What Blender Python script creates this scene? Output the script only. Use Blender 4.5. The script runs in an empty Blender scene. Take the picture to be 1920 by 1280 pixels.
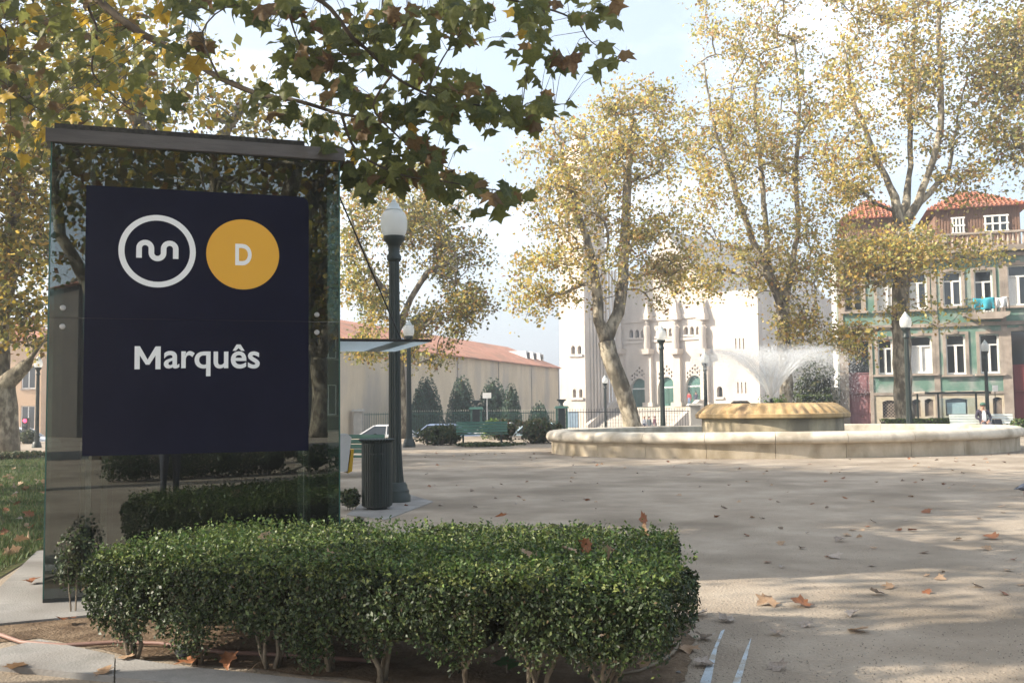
import bpy, math, random
import numpy as np
from mathutils import Vector, Matrix
from mathutils.geometry import tessellate_polygon

rnd = random.Random(7)
rng = np.random.default_rng(7)
sc = bpy.context.scene
COL = sc.collection

# ------------------------------------------------------------------ camera
F = 1850.0; EYE = 1.5
PIT = math.radians(3.71); ROL = math.radians(0.7)
_f = np.array([0, math.cos(PIT), math.sin(PIT)])
_r0 = np.array([1.0, 0, 0]); _u0 = np.array([0, -math.sin(PIT), math.cos(PIT)])
_r = _r0 * math.cos(ROL) - _u0 * math.sin(ROL)
_u = _u0 * math.cos(ROL) + _r0 * math.sin(ROL)
cam = bpy.data.objects.new('camera', bpy.data.cameras.new('camera'))
COL.objects.link(cam)
cam.data.sensor_width = 36; cam.data.lens = 36 * F / 1920
cam.data.clip_start = 0.05; cam.data.clip_end = 3000
cam.matrix_world = Matrix(((_r[0], _u[0], -_f[0], 0), (_r[1], _u[1], -_f[1], 0), (_r[2], _u[2], -_f[2], EYE), (0, 0, 0, 1)))
sc.camera = cam

# ------------------------------------------------------------------ sun, sky, exposure
SUN_EL = math.radians(31); SUN_XY = (-0.985, -0.14)
SUN_ROT = math.atan2(SUN_XY[0], SUN_XY[1])
w = bpy.data.worlds.new('World'); sc.world = w; w.use_nodes = True
nt = w.node_tree; nt.nodes.clear()
out = nt.nodes.new('ShaderNodeOutputWorld'); bg = nt.nodes.new('ShaderNodeBackground')
sky = nt.nodes.new('ShaderNodeTexSky'); sky.sky_type = 'NISHITA'; sky.sun_disc = False
sky.sun_elevation = SUN_EL; sky.sun_rotation = SUN_ROT
sky.air_density = 1.0; sky.dust_density = 3.0; sky.ozone_density = 1.0
tc = nt.nodes.new('ShaderNodeTexCoord')
mp = nt.nodes.new('ShaderNodeMapping'); mp.inputs['Scale'].default_value = (1.6, 1.6, 5.0)
nz = nt.nodes.new('ShaderNodeTexNoise'); nz.inputs['Scale'].default_value = 1.7; nz.inputs['Detail'].default_value = 7; nz.inputs['Roughness'].default_value = 0.58
rp = nt.nodes.new('ShaderNodeValToRGB'); rp.color_ramp.elements[0].position = 0.44; rp.color_ramp.elements[1].position = 0.72
rp.color_ramp.elements[0].color = (0.28, 0.28, 0.28, 1); rp.color_ramp.elements[1].color = (0.95, 0.95, 0.95, 1)
mx = nt.nodes.new('ShaderNodeMix'); mx.data_type = 'RGBA'
mx.inputs['B'].default_value = (7.6, 8.4, 9.2, 1)
L = nt.links
L.new(tc.outputs['Generated'], mp.inputs['Vector']); L.new(mp.outputs[0], nz.inputs['Vector']); L.new(nz.outputs['Fac'], rp.inputs[0])
L.new(rp.outputs[0], mx.inputs['Factor']); L.new(sky.outputs[0], mx.inputs['A']); L.new(mx.outputs['Result'], bg.inputs[0])
bg.inputs[1].default_value = 0.105
L.new(bg.outputs[0], out.inputs[0])
sun = bpy.data.objects.new('sun', bpy.data.lights.new('sun', 'SUN')); COL.objects.link(sun)
sun.data.energy = 5.0; sun.data.angle = math.radians(0.53); sun.data.color = (1.0, 0.9, 0.76)
_S = Vector((SUN_XY[0], SUN_XY[1], math.tan(SUN_EL) * math.hypot(*SUN_XY))).normalized()
sun.rotation_euler = _S.to_track_quat('Z', 'Y').to_euler(); sun.location = (-40, -10, 40)
vs = sc.view_settings
vs.view_transform = 'Standard'; vs.look = 'None'; vs.exposure = 1.25; vs.gamma = 1.0; vs.use_curve_mapping = False
sc.cycles.max_bounces = 8; sc.cycles.transparent_max_bounces = 12
sc.cycles.caustics_reflective = False; sc.cycles.caustics_refractive = False

# ------------------------------------------------------------------ layout helpers
def ray(px, py): return _f + (px - 960) / F * _r + (640 - py) / F * _u
def G(px, py, z=0.0):
    d = ray(px, py); t = (z - EYE) / d[2]
    return Vector((d[0] * t, d[1] * t, z))
def P(px, py, Y):
    d = ray(px, py); t = Y / d[1]
    return Vector((d[0] * t, Y, EYE + d[2] * t))
def proj(q):
    q = np.array(q, float) - np.array([0, 0, EYE]); w_ = q @ _f
    return 960 + F * (q @ _r) / w_, 640 - F * (q @ _u) / w_
def FP(o, phi, px, py, depth=0.0):
    d = ray(px, py); n = (-math.sin(phi), math.cos(phi))
    t = ((o[0] * n[0] + o[1] * n[1]) + depth) / (d[0] * n[0] + d[1] * n[1])
    x, y, z = d[0] * t - o[0], d[1] * t - o[1], EYE + d[2] * t - o[2]
    return x * math.cos(phi) + y * math.sin(phi), z
def sm(a, b, x):
    t = min(1, max(0, (x - a) / (b - a))); return t * t * (3 - 2 * t)
def ZT(y):   # terrain: the square is level, the streets beyond lie lower
    return -0.95 * sm(49.5, 53, y) - 0.75 * min(1, max(0, (y - 63) / 50))

# ------------------------------------------------------------------ mesh helpers
class MB:
    def __init__(s): s.v = []; s.f = []; s.m = []
    def add(s, vs_, fs, m=0):
        b = len(s.v); s.v += [tuple(q) for q in vs_]; s.f += [tuple(i + b for i in q) for q in fs]; s.m += [m] * len(fs); return s
    def box(s, c, d, rz=0.0, m=0, taper=1.0):
        cx, cy, cz = c; x, y, z = d[0] / 2, d[1] / 2, d[2] / 2; ca, sa = math.cos(rz), math.sin(rz); vv = []
        for k in (-1, 1):
            tp = taper if k > 0 else 1
            for i, j in ((-1, -1), (1, -1), (1, 1), (-1, 1)):
                a, b = i * x * tp, j * y * tp; vv.append((cx + a * ca - b * sa, cy + a * sa + b * ca, cz + k * z))
        return s.add(vv, [(3, 2, 1, 0), (4, 5, 6, 7), (0, 1, 5, 4), (1, 2, 6, 5), (2, 3, 7, 6), (3, 0, 4, 7)], m)
    def bb(s, a, b, m=0):   # box from two corners
        return s.box([(a[i] + b[i]) / 2 for i in range(3)], [abs(b[i] - a[i]) for i in range(3)], 0, m)
    def lathe(s, prof, n=20, c=(0, 0, 0), sx=1.0, sy=1.0, flute=None, m=0, cap=True):
        vv = []; ff = []
        for k, (r, z) in enumerate(prof):
            for i in range(n):
                a = 2 * math.pi * i / n; rr = r * (flute(i, k) if flute else 1)
                vv.append((c[0] + rr * sx * math.cos(a), c[1] + rr * sy * math.sin(a), c[2] + z))
        for k in range(len(prof) - 1):
            for i in range(n):
                j = (i + 1) % n; ff.append((k * n + i, k * n + j, (k + 1) * n + j, (k + 1) * n + i))
        if cap: ff.append(tuple(range(n - 1, -1, -1))); ff.append(tuple(range((len(prof) - 1) * n, len(prof) * n)))
        return s.add(vv, ff, m)
    def tube(s, pts, rad, n=6, m=0, cap=True):
        pts = [Vector(p) for p in pts]; K = len(pts)
        if isinstance(rad, (int, float)): rad = [rad] * K
        vv = []; ff = []; up = None
        for k in range(K):
            t = (pts[min(k + 1, K - 1)] - pts[max(k - 1, 0)])
            t = t.normalized() if t.length > 1e-9 else Vector((0, 0, 1))
            if up is None:
                up = Vector((0, 0, 1)) if abs(t.z) < 0.9 else Vector((1, 0, 0))
            a = (up - t * up.dot(t)).normalized(); up = a; b = t.cross(a)
            for i in range(n):
                q = 2 * math.pi * i / n; vv.append(pts[k] + (a * math.cos(q) + b * math.sin(q)) * rad[k])
        for k in range(K - 1):
            for i in range(n):
                j = (i + 1) % n; ff.append((k * n + i, k * n + j, (k + 1) * n + j, (k + 1) * n + i))
        if cap: ff.append(tuple(range(n - 1, -1, -1))); ff.append(tuple(range((K - 1) * n, K * n)))
        return s.add(vv, ff, m)
    def prism(s, poly, z0, z1, m=0):   # poly in xy
        n = len(poly); vv = [(x, y, z0) for x, y in poly] + [(x, y, z1) for x, y in poly]
        ff = [tuple(range(n - 1, -1, -1)), tuple(range(n, 2 * n))] + [(i, (i + 1) % n, n + (i + 1) % n, n + i) for i in range(n)]
        return s.add(vv, ff, m)
    def slab(s, poly, y0, y1, m=0):    # poly in xz, extruded along y
        n = len(poly); vv = [(x, y0, z) for x, z in poly] + [(x, y1, z) for x, z in poly]
        ff = [tuple(range(n)), tuple(range(2 * n - 1, n - 1, -1))] + [(n + i, n + (i + 1) % n, (i + 1) % n, i) for i in range(n)]
        return s.add(vv, ff, m)
    def wall(s, outer, holes, depth, m=0):   # facade in xz at y=0 with openings and their reveals
        polys = [[Vector((x, z, 0)) for x, z in q] for q in [outer] + holes]
        flat = [q for pl in polys for q in pl]
        tr = tessellate_polygon(polys)
        vv = [(q.x, 0, q.y) for q in flat]
        s.add(vv, [tuple(t) for t in tr], m)
        for pl in polys:
            n = len(pl); v2 = [(q.x, 0, q.y) for q in pl] + [(q.x, depth, q.y) for q in pl]
            s.add(v2, [(i, (i + 1) % n, n + (i + 1) % n, n + i) for i in range(n)], m)
        return s
    def build(s, name, mat, parent=None, smooth=False, **kw):
        me = bpy.data.meshes.new(name); me.from_pydata(s.v, [], s.f)
        for m_ in (mat if isinstance(mat, (list, tuple)) else [mat]): me.materials.append(m_)
        if any(s.m): me.polygons.foreach_set('material_index', s.m)
        if smooth: me.polygons.foreach_set('use_smooth', [True] * len(me.polygons)); 
        me.validate(); me.update()
        return obj(name, me, parent, **kw)
def obj(name, me, parent=None, loc=None, rz=None, label=None, cat=None, group=None, kind=None):
    o = bpy.data.objects.new(name, me); COL.objects.link(o)
    if parent: o.parent = parent
    if loc is not None: o.location = loc
    if rz is not None: o.rotation_euler = (0, 0, rz)
    tag(o, label, cat, group, kind); return o
def tag(o, label=None, cat=None, group=None, kind=None):
    for k, v_ in (('label', label), ('category', cat), ('group', group), ('kind', kind)):
        if v_: o[k] = v_
    return o
def thing(name, label, cat, loc=(0, 0, 0), rz=0.0, group=None, scale=None):
    o = obj(name, None, None, loc, rz, label, cat, group)
    if scale: o.scale = (scale,) * 3
    return o
def dup(root, loc, rz=None, label=None, scale=None, mats=None):
    def cp(o, par):
        c = o.copy(); COL.objects.link(c); c.parent = par
        for ch in kids.get(o, []): cp(ch, c)
        return c
    kids = {}
    for o in list(root.children_recursive): kids.setdefault(o.parent, []).append(o)
    r = cp(root, None); r.location = loc
    if rz is not None: r.rotation_euler = (0, 0, rz)
    if label: r['label'] = label
    if scale: r.scale = (scale,) * 3
    return r
def smooth_angle(o, deg=40):
    me = o.data; me.polygons.foreach_set('use_smooth', [True] * len(me.polygons))
    try: me.set_sharp_from_angle(angle=math.radians(deg))
    except Exception: pass
    return o

# ------------------------------------------------------------------ materials
MATS = {}
def mat(name, c1, c2=None, rough=0.7, scale=6.0, detail=6, bump=0.0, bscale=None, metal=0.0, spec=0.4, c3=None, s3=1.2, stretch=None, coat=0.0, ior=None, lo=0.35, hi=0.65):
    m = bpy.data.materials.new(name); m.use_nodes = True; n = m.node_tree.nodes; l = m.node_tree.links
    b = n['Principled BSDF']; b.inputs['Roughness'].default_value = rough; b.inputs['Metallic'].default_value = metal
    b.inputs['Specular IOR Level'].default_value = spec; b.inputs['Coat Weight'].default_value = coat
    if ior: b.inputs['IOR'].default_value = ior
    MATS[name] = m
    b.inputs['Base Color'].default_value = (*c1, 1)
    if c2 is None and not bump: return m
    t = n.new('ShaderNodeTexCoord'); mp_ = n.new('ShaderNodeMapping'); l.new(t.outputs['Object'], mp_.inputs[0])
    if stretch: mp_.inputs['Scale'].default_value = stretch
    if c2 is not None:
        z = n.new('ShaderNodeTexNoise'); z.inputs['Scale'].default_value = scale; z.inputs['Detail'].default_value = detail; z.inputs['Roughness'].default_value = 0.62
        l.new(mp_.outputs[0], z.inputs['Vector'])
        r_ = n.new('ShaderNodeValToRGB'); r_.color_ramp.elements[0].position = lo; r_.color_ramp.elements[1].position = hi
        r_.color_ramp.elements[0].color = (*c1, 1); r_.color_ramp.elements[1].color = (*c2, 1); l.new(z.outputs['Fac'], r_.inputs[0]); o_ = r_.outputs[0]
        if c3 is not None:
            z3 = n.new('ShaderNodeTexNoise'); z3.inputs['Scale'].default_value = s3; z3.inputs['Detail'].default_value = 5; l.new(mp_.outputs[0], z3.inputs['Vector'])
            r3 = n.new('ShaderNodeValToRGB'); r3.color_ramp.elements[0].position = 0.48; r3.color_ramp.elements[1].position = 0.66; l.new(z3.outputs['Fac'], r3.inputs[0])
            x3 = n.new('ShaderNodeMix'); x3.data_type = 'RGBA'; l.new(r3.outputs[0], x3.inputs['Factor']); l.new(o_, x3.inputs['A']); x3.inputs['B'].default_value = (*c3, 1); o_ = x3.outputs['Result']
        l.new(o_, b.inputs['Base Color'])
    if bump:
        zb = n.new('ShaderNodeTexNoise'); zb.inputs['Scale'].default_value = bscale or scale * 4; zb.inputs['Detail'].default_value = 6; l.new(mp_.outputs[0], zb.inputs['Vector'])
        bp = n.new('ShaderNodeBump'); bp.inputs['Strength'].default_value = bump; bp.inputs['Distance'].default_value = 0.02; l.new(zb.outputs['Fac'], bp.inputs['Height']); l.new(bp.outputs[0], b.inputs['Normal'])
    return m
def leafmat(name, trans=0.4, rough=0.55, spec=0.3):
    m = bpy.data.materials.new(name); m.use_nodes = True; n = m.node_tree.nodes; l = m.node_tree.links
    b = n['Principled BSDF']; b.inputs['Roughness'].default_value = rough; b.inputs['Specular IOR Level'].default_value = spec
    a = n.new('ShaderNodeAttribute'); a.attribute_name = 'col'; tr = n.new('ShaderNodeBsdfTranslucent'); mx_ = n.new('ShaderNodeMixShader'); mx_.inputs[0].default_value = trans
    l.new(a.outputs['Color'], b.inputs['Base Color']); l.new(a.outputs['Color'], tr.inputs['Color'])
    l.new(b.outputs[0], mx_.inputs[1]); l.new(tr.outputs[0], mx_.inputs[2]); l.new(mx_.outputs[0], n['Material Output'].inputs['Surface'])
    MATS[name] = m; return m
def leafmat_flat(name, c1, c2, trans=0.4):   # one colour family, blotched per object
    m = bpy.data.materials.new(name); m.use_nodes = True; n = m.node_tree.nodes; l = m.node_tree.links
    b = n['Principled BSDF']; b.inputs['Roughness'].default_value = 0.55; b.inputs['Specular IOR Level'].default_value = 0.3
    t = n.new('ShaderNodeTexCoord'); oi = n.new('ShaderNodeObjectInfo'); ad = n.new('ShaderNodeVectorMath'); l.new(t.outputs['Object'], ad.inputs[0]); l.new(oi.outputs['Location'], ad.inputs[1])
    z = n.new('ShaderNodeTexNoise'); z.inputs['Scale'].default_value = 9; z.inputs['Detail'].default_value = 4; l.new(ad.outputs[0], z.inputs['Vector'])
    mm = n.new('ShaderNodeMath'); mm.operation = 'MULTIPLY_ADD'; mm.inputs[1].default_value = 0.5; l.new(oi.outputs['Random'], mm.inputs[0]); l.new(z.outputs['Fac'], mm.inputs[2])
    r_ = n.new('ShaderNodeValToRGB'); r_.color_ramp.elements[0].position = 0.45; r_.color_ramp.elements[1].position = 1.0
    r_.color_ramp.elements[0].color = (*c1, 1); r_.color_ramp.elements[1].color = (*c2, 1); l.new(mm.outputs[0], r_.inputs[0])
    tr = n.new('ShaderNodeBsdfTranslucent'); mx_ = n.new('ShaderNodeMixShader'); mx_.inputs[0].default_value = trans
    l.new(r_.outputs[0], b.inputs['Base Color']); l.new(r_.outputs[0], tr.inputs['Color']); l.new(b.outputs[0], mx_.inputs[1]); l.new(tr.outputs[0], mx_.inputs[2]); l.new(mx_.outputs[0], n['Material Output'].inputs['Surface'])
    MATS[name] = m; return m

M_sand = mat('sand', (0.255, 0.21, 0.162), (0.365, 0.31, 0.245), 0.95, 1.1, 14, 0.7, 45, spec=0.15, c3=(0.20, 0.165, 0.125), s3=0.45)
M_soil = mat('soil', (0.085, 0.058, 0.038), (0.19, 0.14, 0.095), 0.95, 5, 10, 0.9, 40, spec=0.1)
M_conc = mat('concrete', (0.20, 0.195, 0.185), (0.29, 0.28, 0.265), 0.85, 3, 10, 0.3, 60, spec=0.2, c3=(0.16, 0.15, 0.14), s3=1.5)
M_asph = mat('asphalt', (0.045, 0.045, 0.045), (0.075, 0.072, 0.07), 0.9, 8, 8, 0.3, 90, spec=0.2)
M_turf = mat('turf_soil', (0.045, 0.07, 0.02), (0.11, 0.10, 0.05), 0.95, 6, 8, 0.6, 40, spec=0.1)
M_pave = mat('pavement_stone', (0.32, 0.30, 0.27), (0.42, 0.40, 0.36), 0.85, 3, 8, 0.3, 30, spec=0.2)
M_stone = mat('fountain_stone', (0.38, 0.315, 0.225), (0.52, 0.45, 0.345), 0.8, 2.2, 12, 0.35, 40, spec=0.25, c3=(0.27, 0.22, 0.145), s3=1.5, stretch=(1, 1, 0.5))
M_cope = mat('coping_stone', (0.50, 0.44, 0.35), (0.62, 0.56, 0.46), 0.75, 2.5, 10, 0.2, 50, spec=0.25, c3=(0.36, 0.31, 0.235), s3=1.8)
M_ochre = mat('ochre_stone', (0.36, 0.23, 0.10), (0.52, 0.37, 0.19), 0.7, 3, 9, 0.3, 40, spec=0.3, c3=(0.21, 0.14, 0.075), s3=2.2, stretch=(1, 1, 0.35))
M_drum = mat('drum_stone', (0.38, 0.31, 0.20), (0.50, 0.42, 0.29), 0.75, 2.5, 9, 0.3, 40, spec=0.3, c3=(0.24, 0.20, 0.14), s3=1.6, stretch=(1, 1, 0.3))
M_iron = mat('green_iron', (0.005, 0.013, 0.010), (0.009, 0.020, 0.016), 0.5, 12, 6, 0.1, 60, spec=0.5)
M_iron2 = mat('bottle_green_paint', (0.02, 0.075, 0.055), (0.03, 0.10, 0.072), 0.5, 8, 6, 0.1, 50, spec=0.45)
M_bench = mat('bench_green', (0.025, 0.085, 0.06), (0.05, 0.125, 0.09), 0.55, 5, 8, 0.15, 40, spec=0.4, stretch=(0.3, 4, 4))
M_benchw = mat('bench_pale', (0.45, 0.50, 0.46), (0.62, 0.64, 0.60), 0.6, 5, 8, 0.15, 40, spec=0.35, stretch=(0.3, 4, 4))
M_black = mat('black_metal', (0.012, 0.012, 0.012), (0.02, 0.02, 0.02), 0.4, 9)
M_steel = mat('steel', (0.42, 0.42, 0.42), (0.55, 0.55, 0.55), 0.35, 14, 6, 0.05, 60, metal=0.9)
M_cap = mat('cap_metal', (0.075, 0.07, 0.067), (0.13, 0.12, 0.115), 0.5, 3, 8, 0.15, 40, metal=0.4, stretch=(0.4, 3, 3))
M_roofdk = mat('roof_edge', (0.025, 0.024, 0.022), (0.06, 0.055, 0.045), 0.9, 20, 6, 0.6, 60)
M_bark = mat('plane_bark', (0.11, 0.092, 0.064), (0.38, 0.335, 0.255), 0.9, 4.0, 7, 0.7, 16, spec=0.15, c3=(0.085, 0.075, 0.055), s3=2.2, stretch=(1, 1, 0.5), lo=0.42, hi=0.58)
M_twig = mat('twig_bark', (0.06, 0.048, 0.036), (0.11, 0.09, 0.065), 0.9, 9, spec=0.15)
M_stem = mat('hedge_stem', (0.14, 0.115, 0.085), (0.24, 0.20, 0.15), 0.9, 14, 6, 0.4, 50, spec=0.15)
M_red = mat('roof_tile', (0.30, 0.10, 0.055), (0.42, 0.18, 0.11), 0.85, 2.5, 8, 0.2, 20, spec=0.2, c3=(0.24, 0.12, 0.08), s3=0.9)
M_beige = mat('beige_render', (0.52, 0.43, 0.31), (0.64, 0.54, 0.40), 0.9, 0.7, 10, 0.2, 20, spec=0.15, c3=(0.42, 0.37, 0.31), s3=0.4, stretch=(1, 1, 0.35))
M_white = mat('white_stone', (0.47, 0.415, 0.36), (0.58, 0.525, 0.465), 0.85, 0.6, 9, 0.1, 12, spec=0.2, c3=(0.44, 0.395, 0.345), s3=0.4, stretch=(1, 1, .4))
M_wpaint = mat('white_paint', (0.72, 0.71, 0.68), (0.80, 0.79, 0.76), 0.6, 5, 6, spec=0.3)
M_teal = mat('teal_glaze', (0.10, 0.20, 0.155), (0.17, 0.28, 0.225), 0.6, 1.6, 10, 0.1, 20, spec=0.35, c3=(0.36, 0.37, 0.34), s3=0.9)
M_gran = mat('granite_trim', (0.30, 0.25, 0.205), (0.42, 0.355, 0.30), 0.85, 2.5, 10, 0.2, 40, spec=0.2, c3=(0.22, 0.19, 0.16), s3=0.8)
M_base = mat('basement_stone', (0.42, 0.36, 0.26), (0.55, 0.48, 0.36), 0.85, 1.5, 10, 0.2, 30, spec=0.2, c3=(0.50, 0.47, 0.42), s3=0.7)
M_zinc = mat('zinc_sheet', (0.60, 0.60, 0.58), (0.72, 0.72, 0.69), 0.55, 1.2, 8, 0.1, 20, spec=0.4, stretch=(1, 1, 0.2))
M_slatb = mat('brown_boards', (0.17, 0.095, 0.06), (0.26, 0.16, 0.11), 0.8, 3, 8, 0.2, 30, stretch=(6, 6, 0.4))
M_pinkd = mat('faded_plum_door', (0.22, 0.10, 0.115), (0.30, 0.16, 0.165), 0.65, 3, 8, 0.15, 30, stretch=(4, 4, 0.5))
M_redd = mat('dark_red_door', (0.14, 0.022, 0.022), (0.19, 0.04, 0.035), 0.5, 3, 8, 0.1, 30, stretch=(4, 4, 0.5))
M_tealdoor = mat('church_door_green', (0.03, 0.115, 0.095), (0.06, 0.16, 0.13), 0.6, 2, 6, 0.1, 20)
M_win = mat('window_glass', (0.02, 0.026, 0.028), None, 0.05, spec=0.6, ior=1.6)
M_curt = mat('net_curtain', (0.62, 0.63, 0.62), (0.75, 0.75, 0.73), 0.8, 7, 6, stretch=(8, 8, 0.4))
M_rubber = mat('rubber', (0.018, 0.018, 0.018), (0.03, 0.03, 0.03), 0.85, 20)
M_hose = mat('hose_red', (0.17, 0.095, 0.075), (0.24, 0.14, 0.11), 0.6, 10)
M_rock = mat('rock_grey', (0.13, 0.125, 0.12), (0.22, 0.21, 0.20), 0.9, 10, 8, 0.5, 30)
M_blue = mat('pale_blue_paint', (0.36, 0.42, 0.47), (0.45, 0.51, 0.55), 0.8, 16, 8, 0.2, 60, c3=(0.33, 0.31, 0.27), s3=9)
M_peach = mat('peach_render', (0.50, 0.33, 0.20), (0.57, 0.40, 0.26), 0.9, 0.6, 8, 0.1, 20, spec=0.15)
M_core = mat('hedge_shade_core', (0.018, 0.022, 0.011), (0.035, 0.034, 0.02), 0.95, 30, 8, 0.8, 60, spec=0.05)  # near-black: the shade inside foliage put into a colour
M_leaf = leafmat('tree_leaf', 0.48)
M_hleaf = leafmat('box_leaf', 0.20, 0.48, 0.32)
M_bleaf = leafmat('bush_leaf', 0.25, 0.55, 0.3)
M_nleaf = [leafmat_flat('plane_leaf_olive', (0.065, 0.085, 0.026), (0.17, 0.18, 0.05), .52), leafmat_flat('plane_leaf_brown', (0.10, 0.055, 0.026), (0.23, 0.15, 0.06), .5), leafmat_flat('plane_leaf_gold', (0.34, 0.21, 0.02), (0.50, 0.34, 0.04), 0.5)]
M_dry = [leafmat_flat('dry_leaf_russet', (0.17, 0.065, 0.03), (0.30, 0.13, 0.06), 0.2), leafmat_flat('dry_leaf_tan', (0.30, 0.19, 0.11), (0.42, 0.30, 0.20), 0.2), leafmat_flat('dry_leaf_grey', (0.24, 0.19, 0.15), (0.40, 0.34, 0.29), 0.2)]

# ------------------------------------------------------------------ foliage helpers
def np_mesh(name, V, FA, mat_, col=None, parent=None, smooth=False, **kw):
    """V (n,3), FA (m,k) faces of equal size, col (n,3)"""
    me = bpy.data.meshes.new(name); n = len(V); m, k = FA.shape
    me.vertices.add(n); me.vertices.foreach_set('co', np.ascontiguousarray(V, np.float32).ravel())
    me.loops.add(m * k); me.loops.foreach_set('vertex_index', FA.astype(np.int32).ravel())
    me.polygons.add(m); me.polygons.foreach_set('loop_start', np.arange(0, m * k, k, dtype=np.int32))
    try: me.polygons.foreach_set('loop_total', np.full(m, k, np.int32))
    except Exception: pass
    if smooth: me.polygons.foreach_set('use_smooth', np.ones(m, bool))
    if col is not None:
        a = me.attributes.new('col', 'FLOAT_COLOR', 'POINT')
        a.data.foreach_set('color', np.concatenate([col, np.ones((n, 1))], 1).astype(np.float32).ravel())
    me.materials.append(mat_); me.update(calc_edges=True); me.validate()
    return obj(name, me, parent, **kw)
KITE = (np.array([(0, -0.5, 0), (0.36, 0.02, 0.07), (0, 0.5, -0.05), (-0.36, 0.02, 0.07)]), np.array([(0, 1, 2, 3)]))
BOXL = (np.array([(0, -0.5, 0), (0.27, -0.05, 0.05), (0, 0.5, -0.06), (-0.27, -0.05, 0.05)]), np.array([(0, 1, 2, 3)]))
def _lobed():
    pts = [(0.00, -0.36), (0.22, -0.46), (0.30, -0.30), (0.54, -0.22), (0.40, -0.06), (0.60, 0.20), (0.26, 0.18), (0.22, 0.34), (0.0, 0.62),
           (-0.22, 0.34), (-0.26, 0.18), (-0.60, 0.20), (-0.40, -0.06), (-0.54, -0.22), (-0.30, -0.30), (-0.22, -0.46)]
    return pts
LOB = _lobed()
_N = len(LOB)
LOBT = (np.array([(0, -0.02, 0)] + [(x * .52, y * .52 - .02, 0) for x, y in LOB] + [(x, y, 0) for x, y in LOB]), None)
_V = LOBT[0]; _V[:, 2] = -0.20 * _V[:, 0] ** 2 - 0.12 * _V[:, 1] ** 2 + 0.05 * np.sin(9 * _V[:, 0] + 4 * _V[:, 1])
_F = [(0, 1 + i, 1 + (i + 1) % _N) for i in range(_N)]
for i in range(_N): j = (i + 1) % _N; _F += [(1 + i, 1 + _N + i, 1 + _N + j), (1 + i, 1 + _N + j, 1 + j)]
LOBT = (_V, np.array(_F))
def bent_leaf(k, curl, stalk=True):   # one leaf mesh with its own lobing, fold and curl
    rg = np.random.default_rng(500 + k); V = LOBT[0].copy(); ang = np.arctan2(V[:, 1], V[:, 0]); V[:, :2] *= (1 + 0.13 * np.sin(ang * 3 + rg.uniform(0, 6)) + 0.07 * rg.normal(0, 1, len(V)))[:, None]
    V[:, 0] *= rg.uniform(.8, 1.1); fold = rg.uniform(.1, .8) * curl; droop = rg.uniform(-.3, .7) * curl; tw = rg.uniform(-.7, .7) * curl
    V[:, 2] += -fold * np.abs(V[:, 0]) ** 1.15 - droop * V[:, 1] * np.abs(V[:, 1]) + tw * V[:, 0] * V[:, 1] + .09 * curl * np.sin(8 * V[:, 0] + rg.uniform(0, 6)) * np.cos(7 * V[:, 1] + rg.uniform(0, 6))
    nv = len(V); V = np.concatenate([V, [(.012, -.36, V[1 + _N, 2]), (-.012, -.36, V[1 + _N, 2]), (rg.uniform(-.1, .1), -.78, .08)]])
    return V, np.concatenate([LOBT[1], [[nv, nv + 1, nv + 2]]])
def basis(nrm, rg, hang=0.0):
    n = nrm / (np.linalg.norm(nrm, axis=1, keepdims=True) + 1e-9)
    t = rg.normal(size=n.shape); t[:, 2] -= hang
    t -= n * (t * n).sum(1, keepdims=True); t /= np.linalg.norm(t, axis=1, keepdims=True) + 1e-9
    return np.cross(t, n), t, n
def leaves(name, pos, nrm, size, col, mat_, parent=None, tmpl=KITE, seed=1, hang=0.0, **kw):
    rg = np.random.default_rng(seed); T, FA = tmpl; N = len(pos); k = len(T)
    a, b, c = basis(nrm, rg, hang); s = size[:, None, None]
    curl = rg.uniform(0.2, 2.0, (N, 1, 1))
    V = pos[:, None, :] + s * (T[None, :, 0:1] * a[:, None] + T[None, :, 1:2] * b[:, None] + curl * T[None, :, 2:3] * c[:, None])
    FF = (FA[None] + (np.arange(N) * k)[:, None, None]).reshape(-1, FA.shape[1])
    return np_mesh(name, V.reshape(-1, 3), FF, mat_, np.repeat(col, k, 0), parent, **kw)
def palette(pal, n, rg, jit=0.18):
    C = np.array([p[0] for p in pal]); wts = np.array([p[1] for p in pal], float); wts /= wts.sum()
    c = C[rg.choice(len(C), n, p=wts)]
    return np.clip(c * np.exp(rg.normal(0, jit, (n, 1))) * np.exp(rg.normal(0, 0.06, (n, 3))), 0.004, 0.8)
GOLD = [((0.52, 0.37, 0.08), 4), ((0.42, 0.36, 0.10), 4), ((0.27, 0.26, 0.08), 3), ((0.32, 0.18, 0.07), 1.6), ((0.17, 0.18, 0.06), 1.2), ((0.56, 0.45, 0.19), 3)]
OLIVE = [((0.12, 0.13, 0.04), 4), ((0.20, 0.20, 0.05), 3), ((0.34, 0.27, 0.05), 3), ((0.20, 0.11, 0.04), 1.5), ((0.42, 0.29, 0.04), 1.5)]
BOX = [((0.026, 0.045, 0.015), 4), ((0.042, 0.066, 0.020), 4), ((0.078, 0.10, 0.032), 1.8), ((0.016, 0.030, 0.012), 2.5), ((0.09, 0.065, 0.035), .25)]
BUSH = [((0.045, 0.065, 0.022), 4), ((0.075, 0.09, 0.03), 3), ((0.11, 0.10, 0.04), 1.2), ((0.030, 0.045, 0.018), 2)]
CONIF = [((0.022, 0.055, 0.030), 4), ((0.035, 0.075, 0.040), 3), ((0.055, 0.095, 0.045), 1)]
LIME = [((0.12, 0.20, 0.04), 3), ((0.20, 0.27, 0.06), 2), ((0.07, 0.12, 0.03), 2)]
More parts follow.
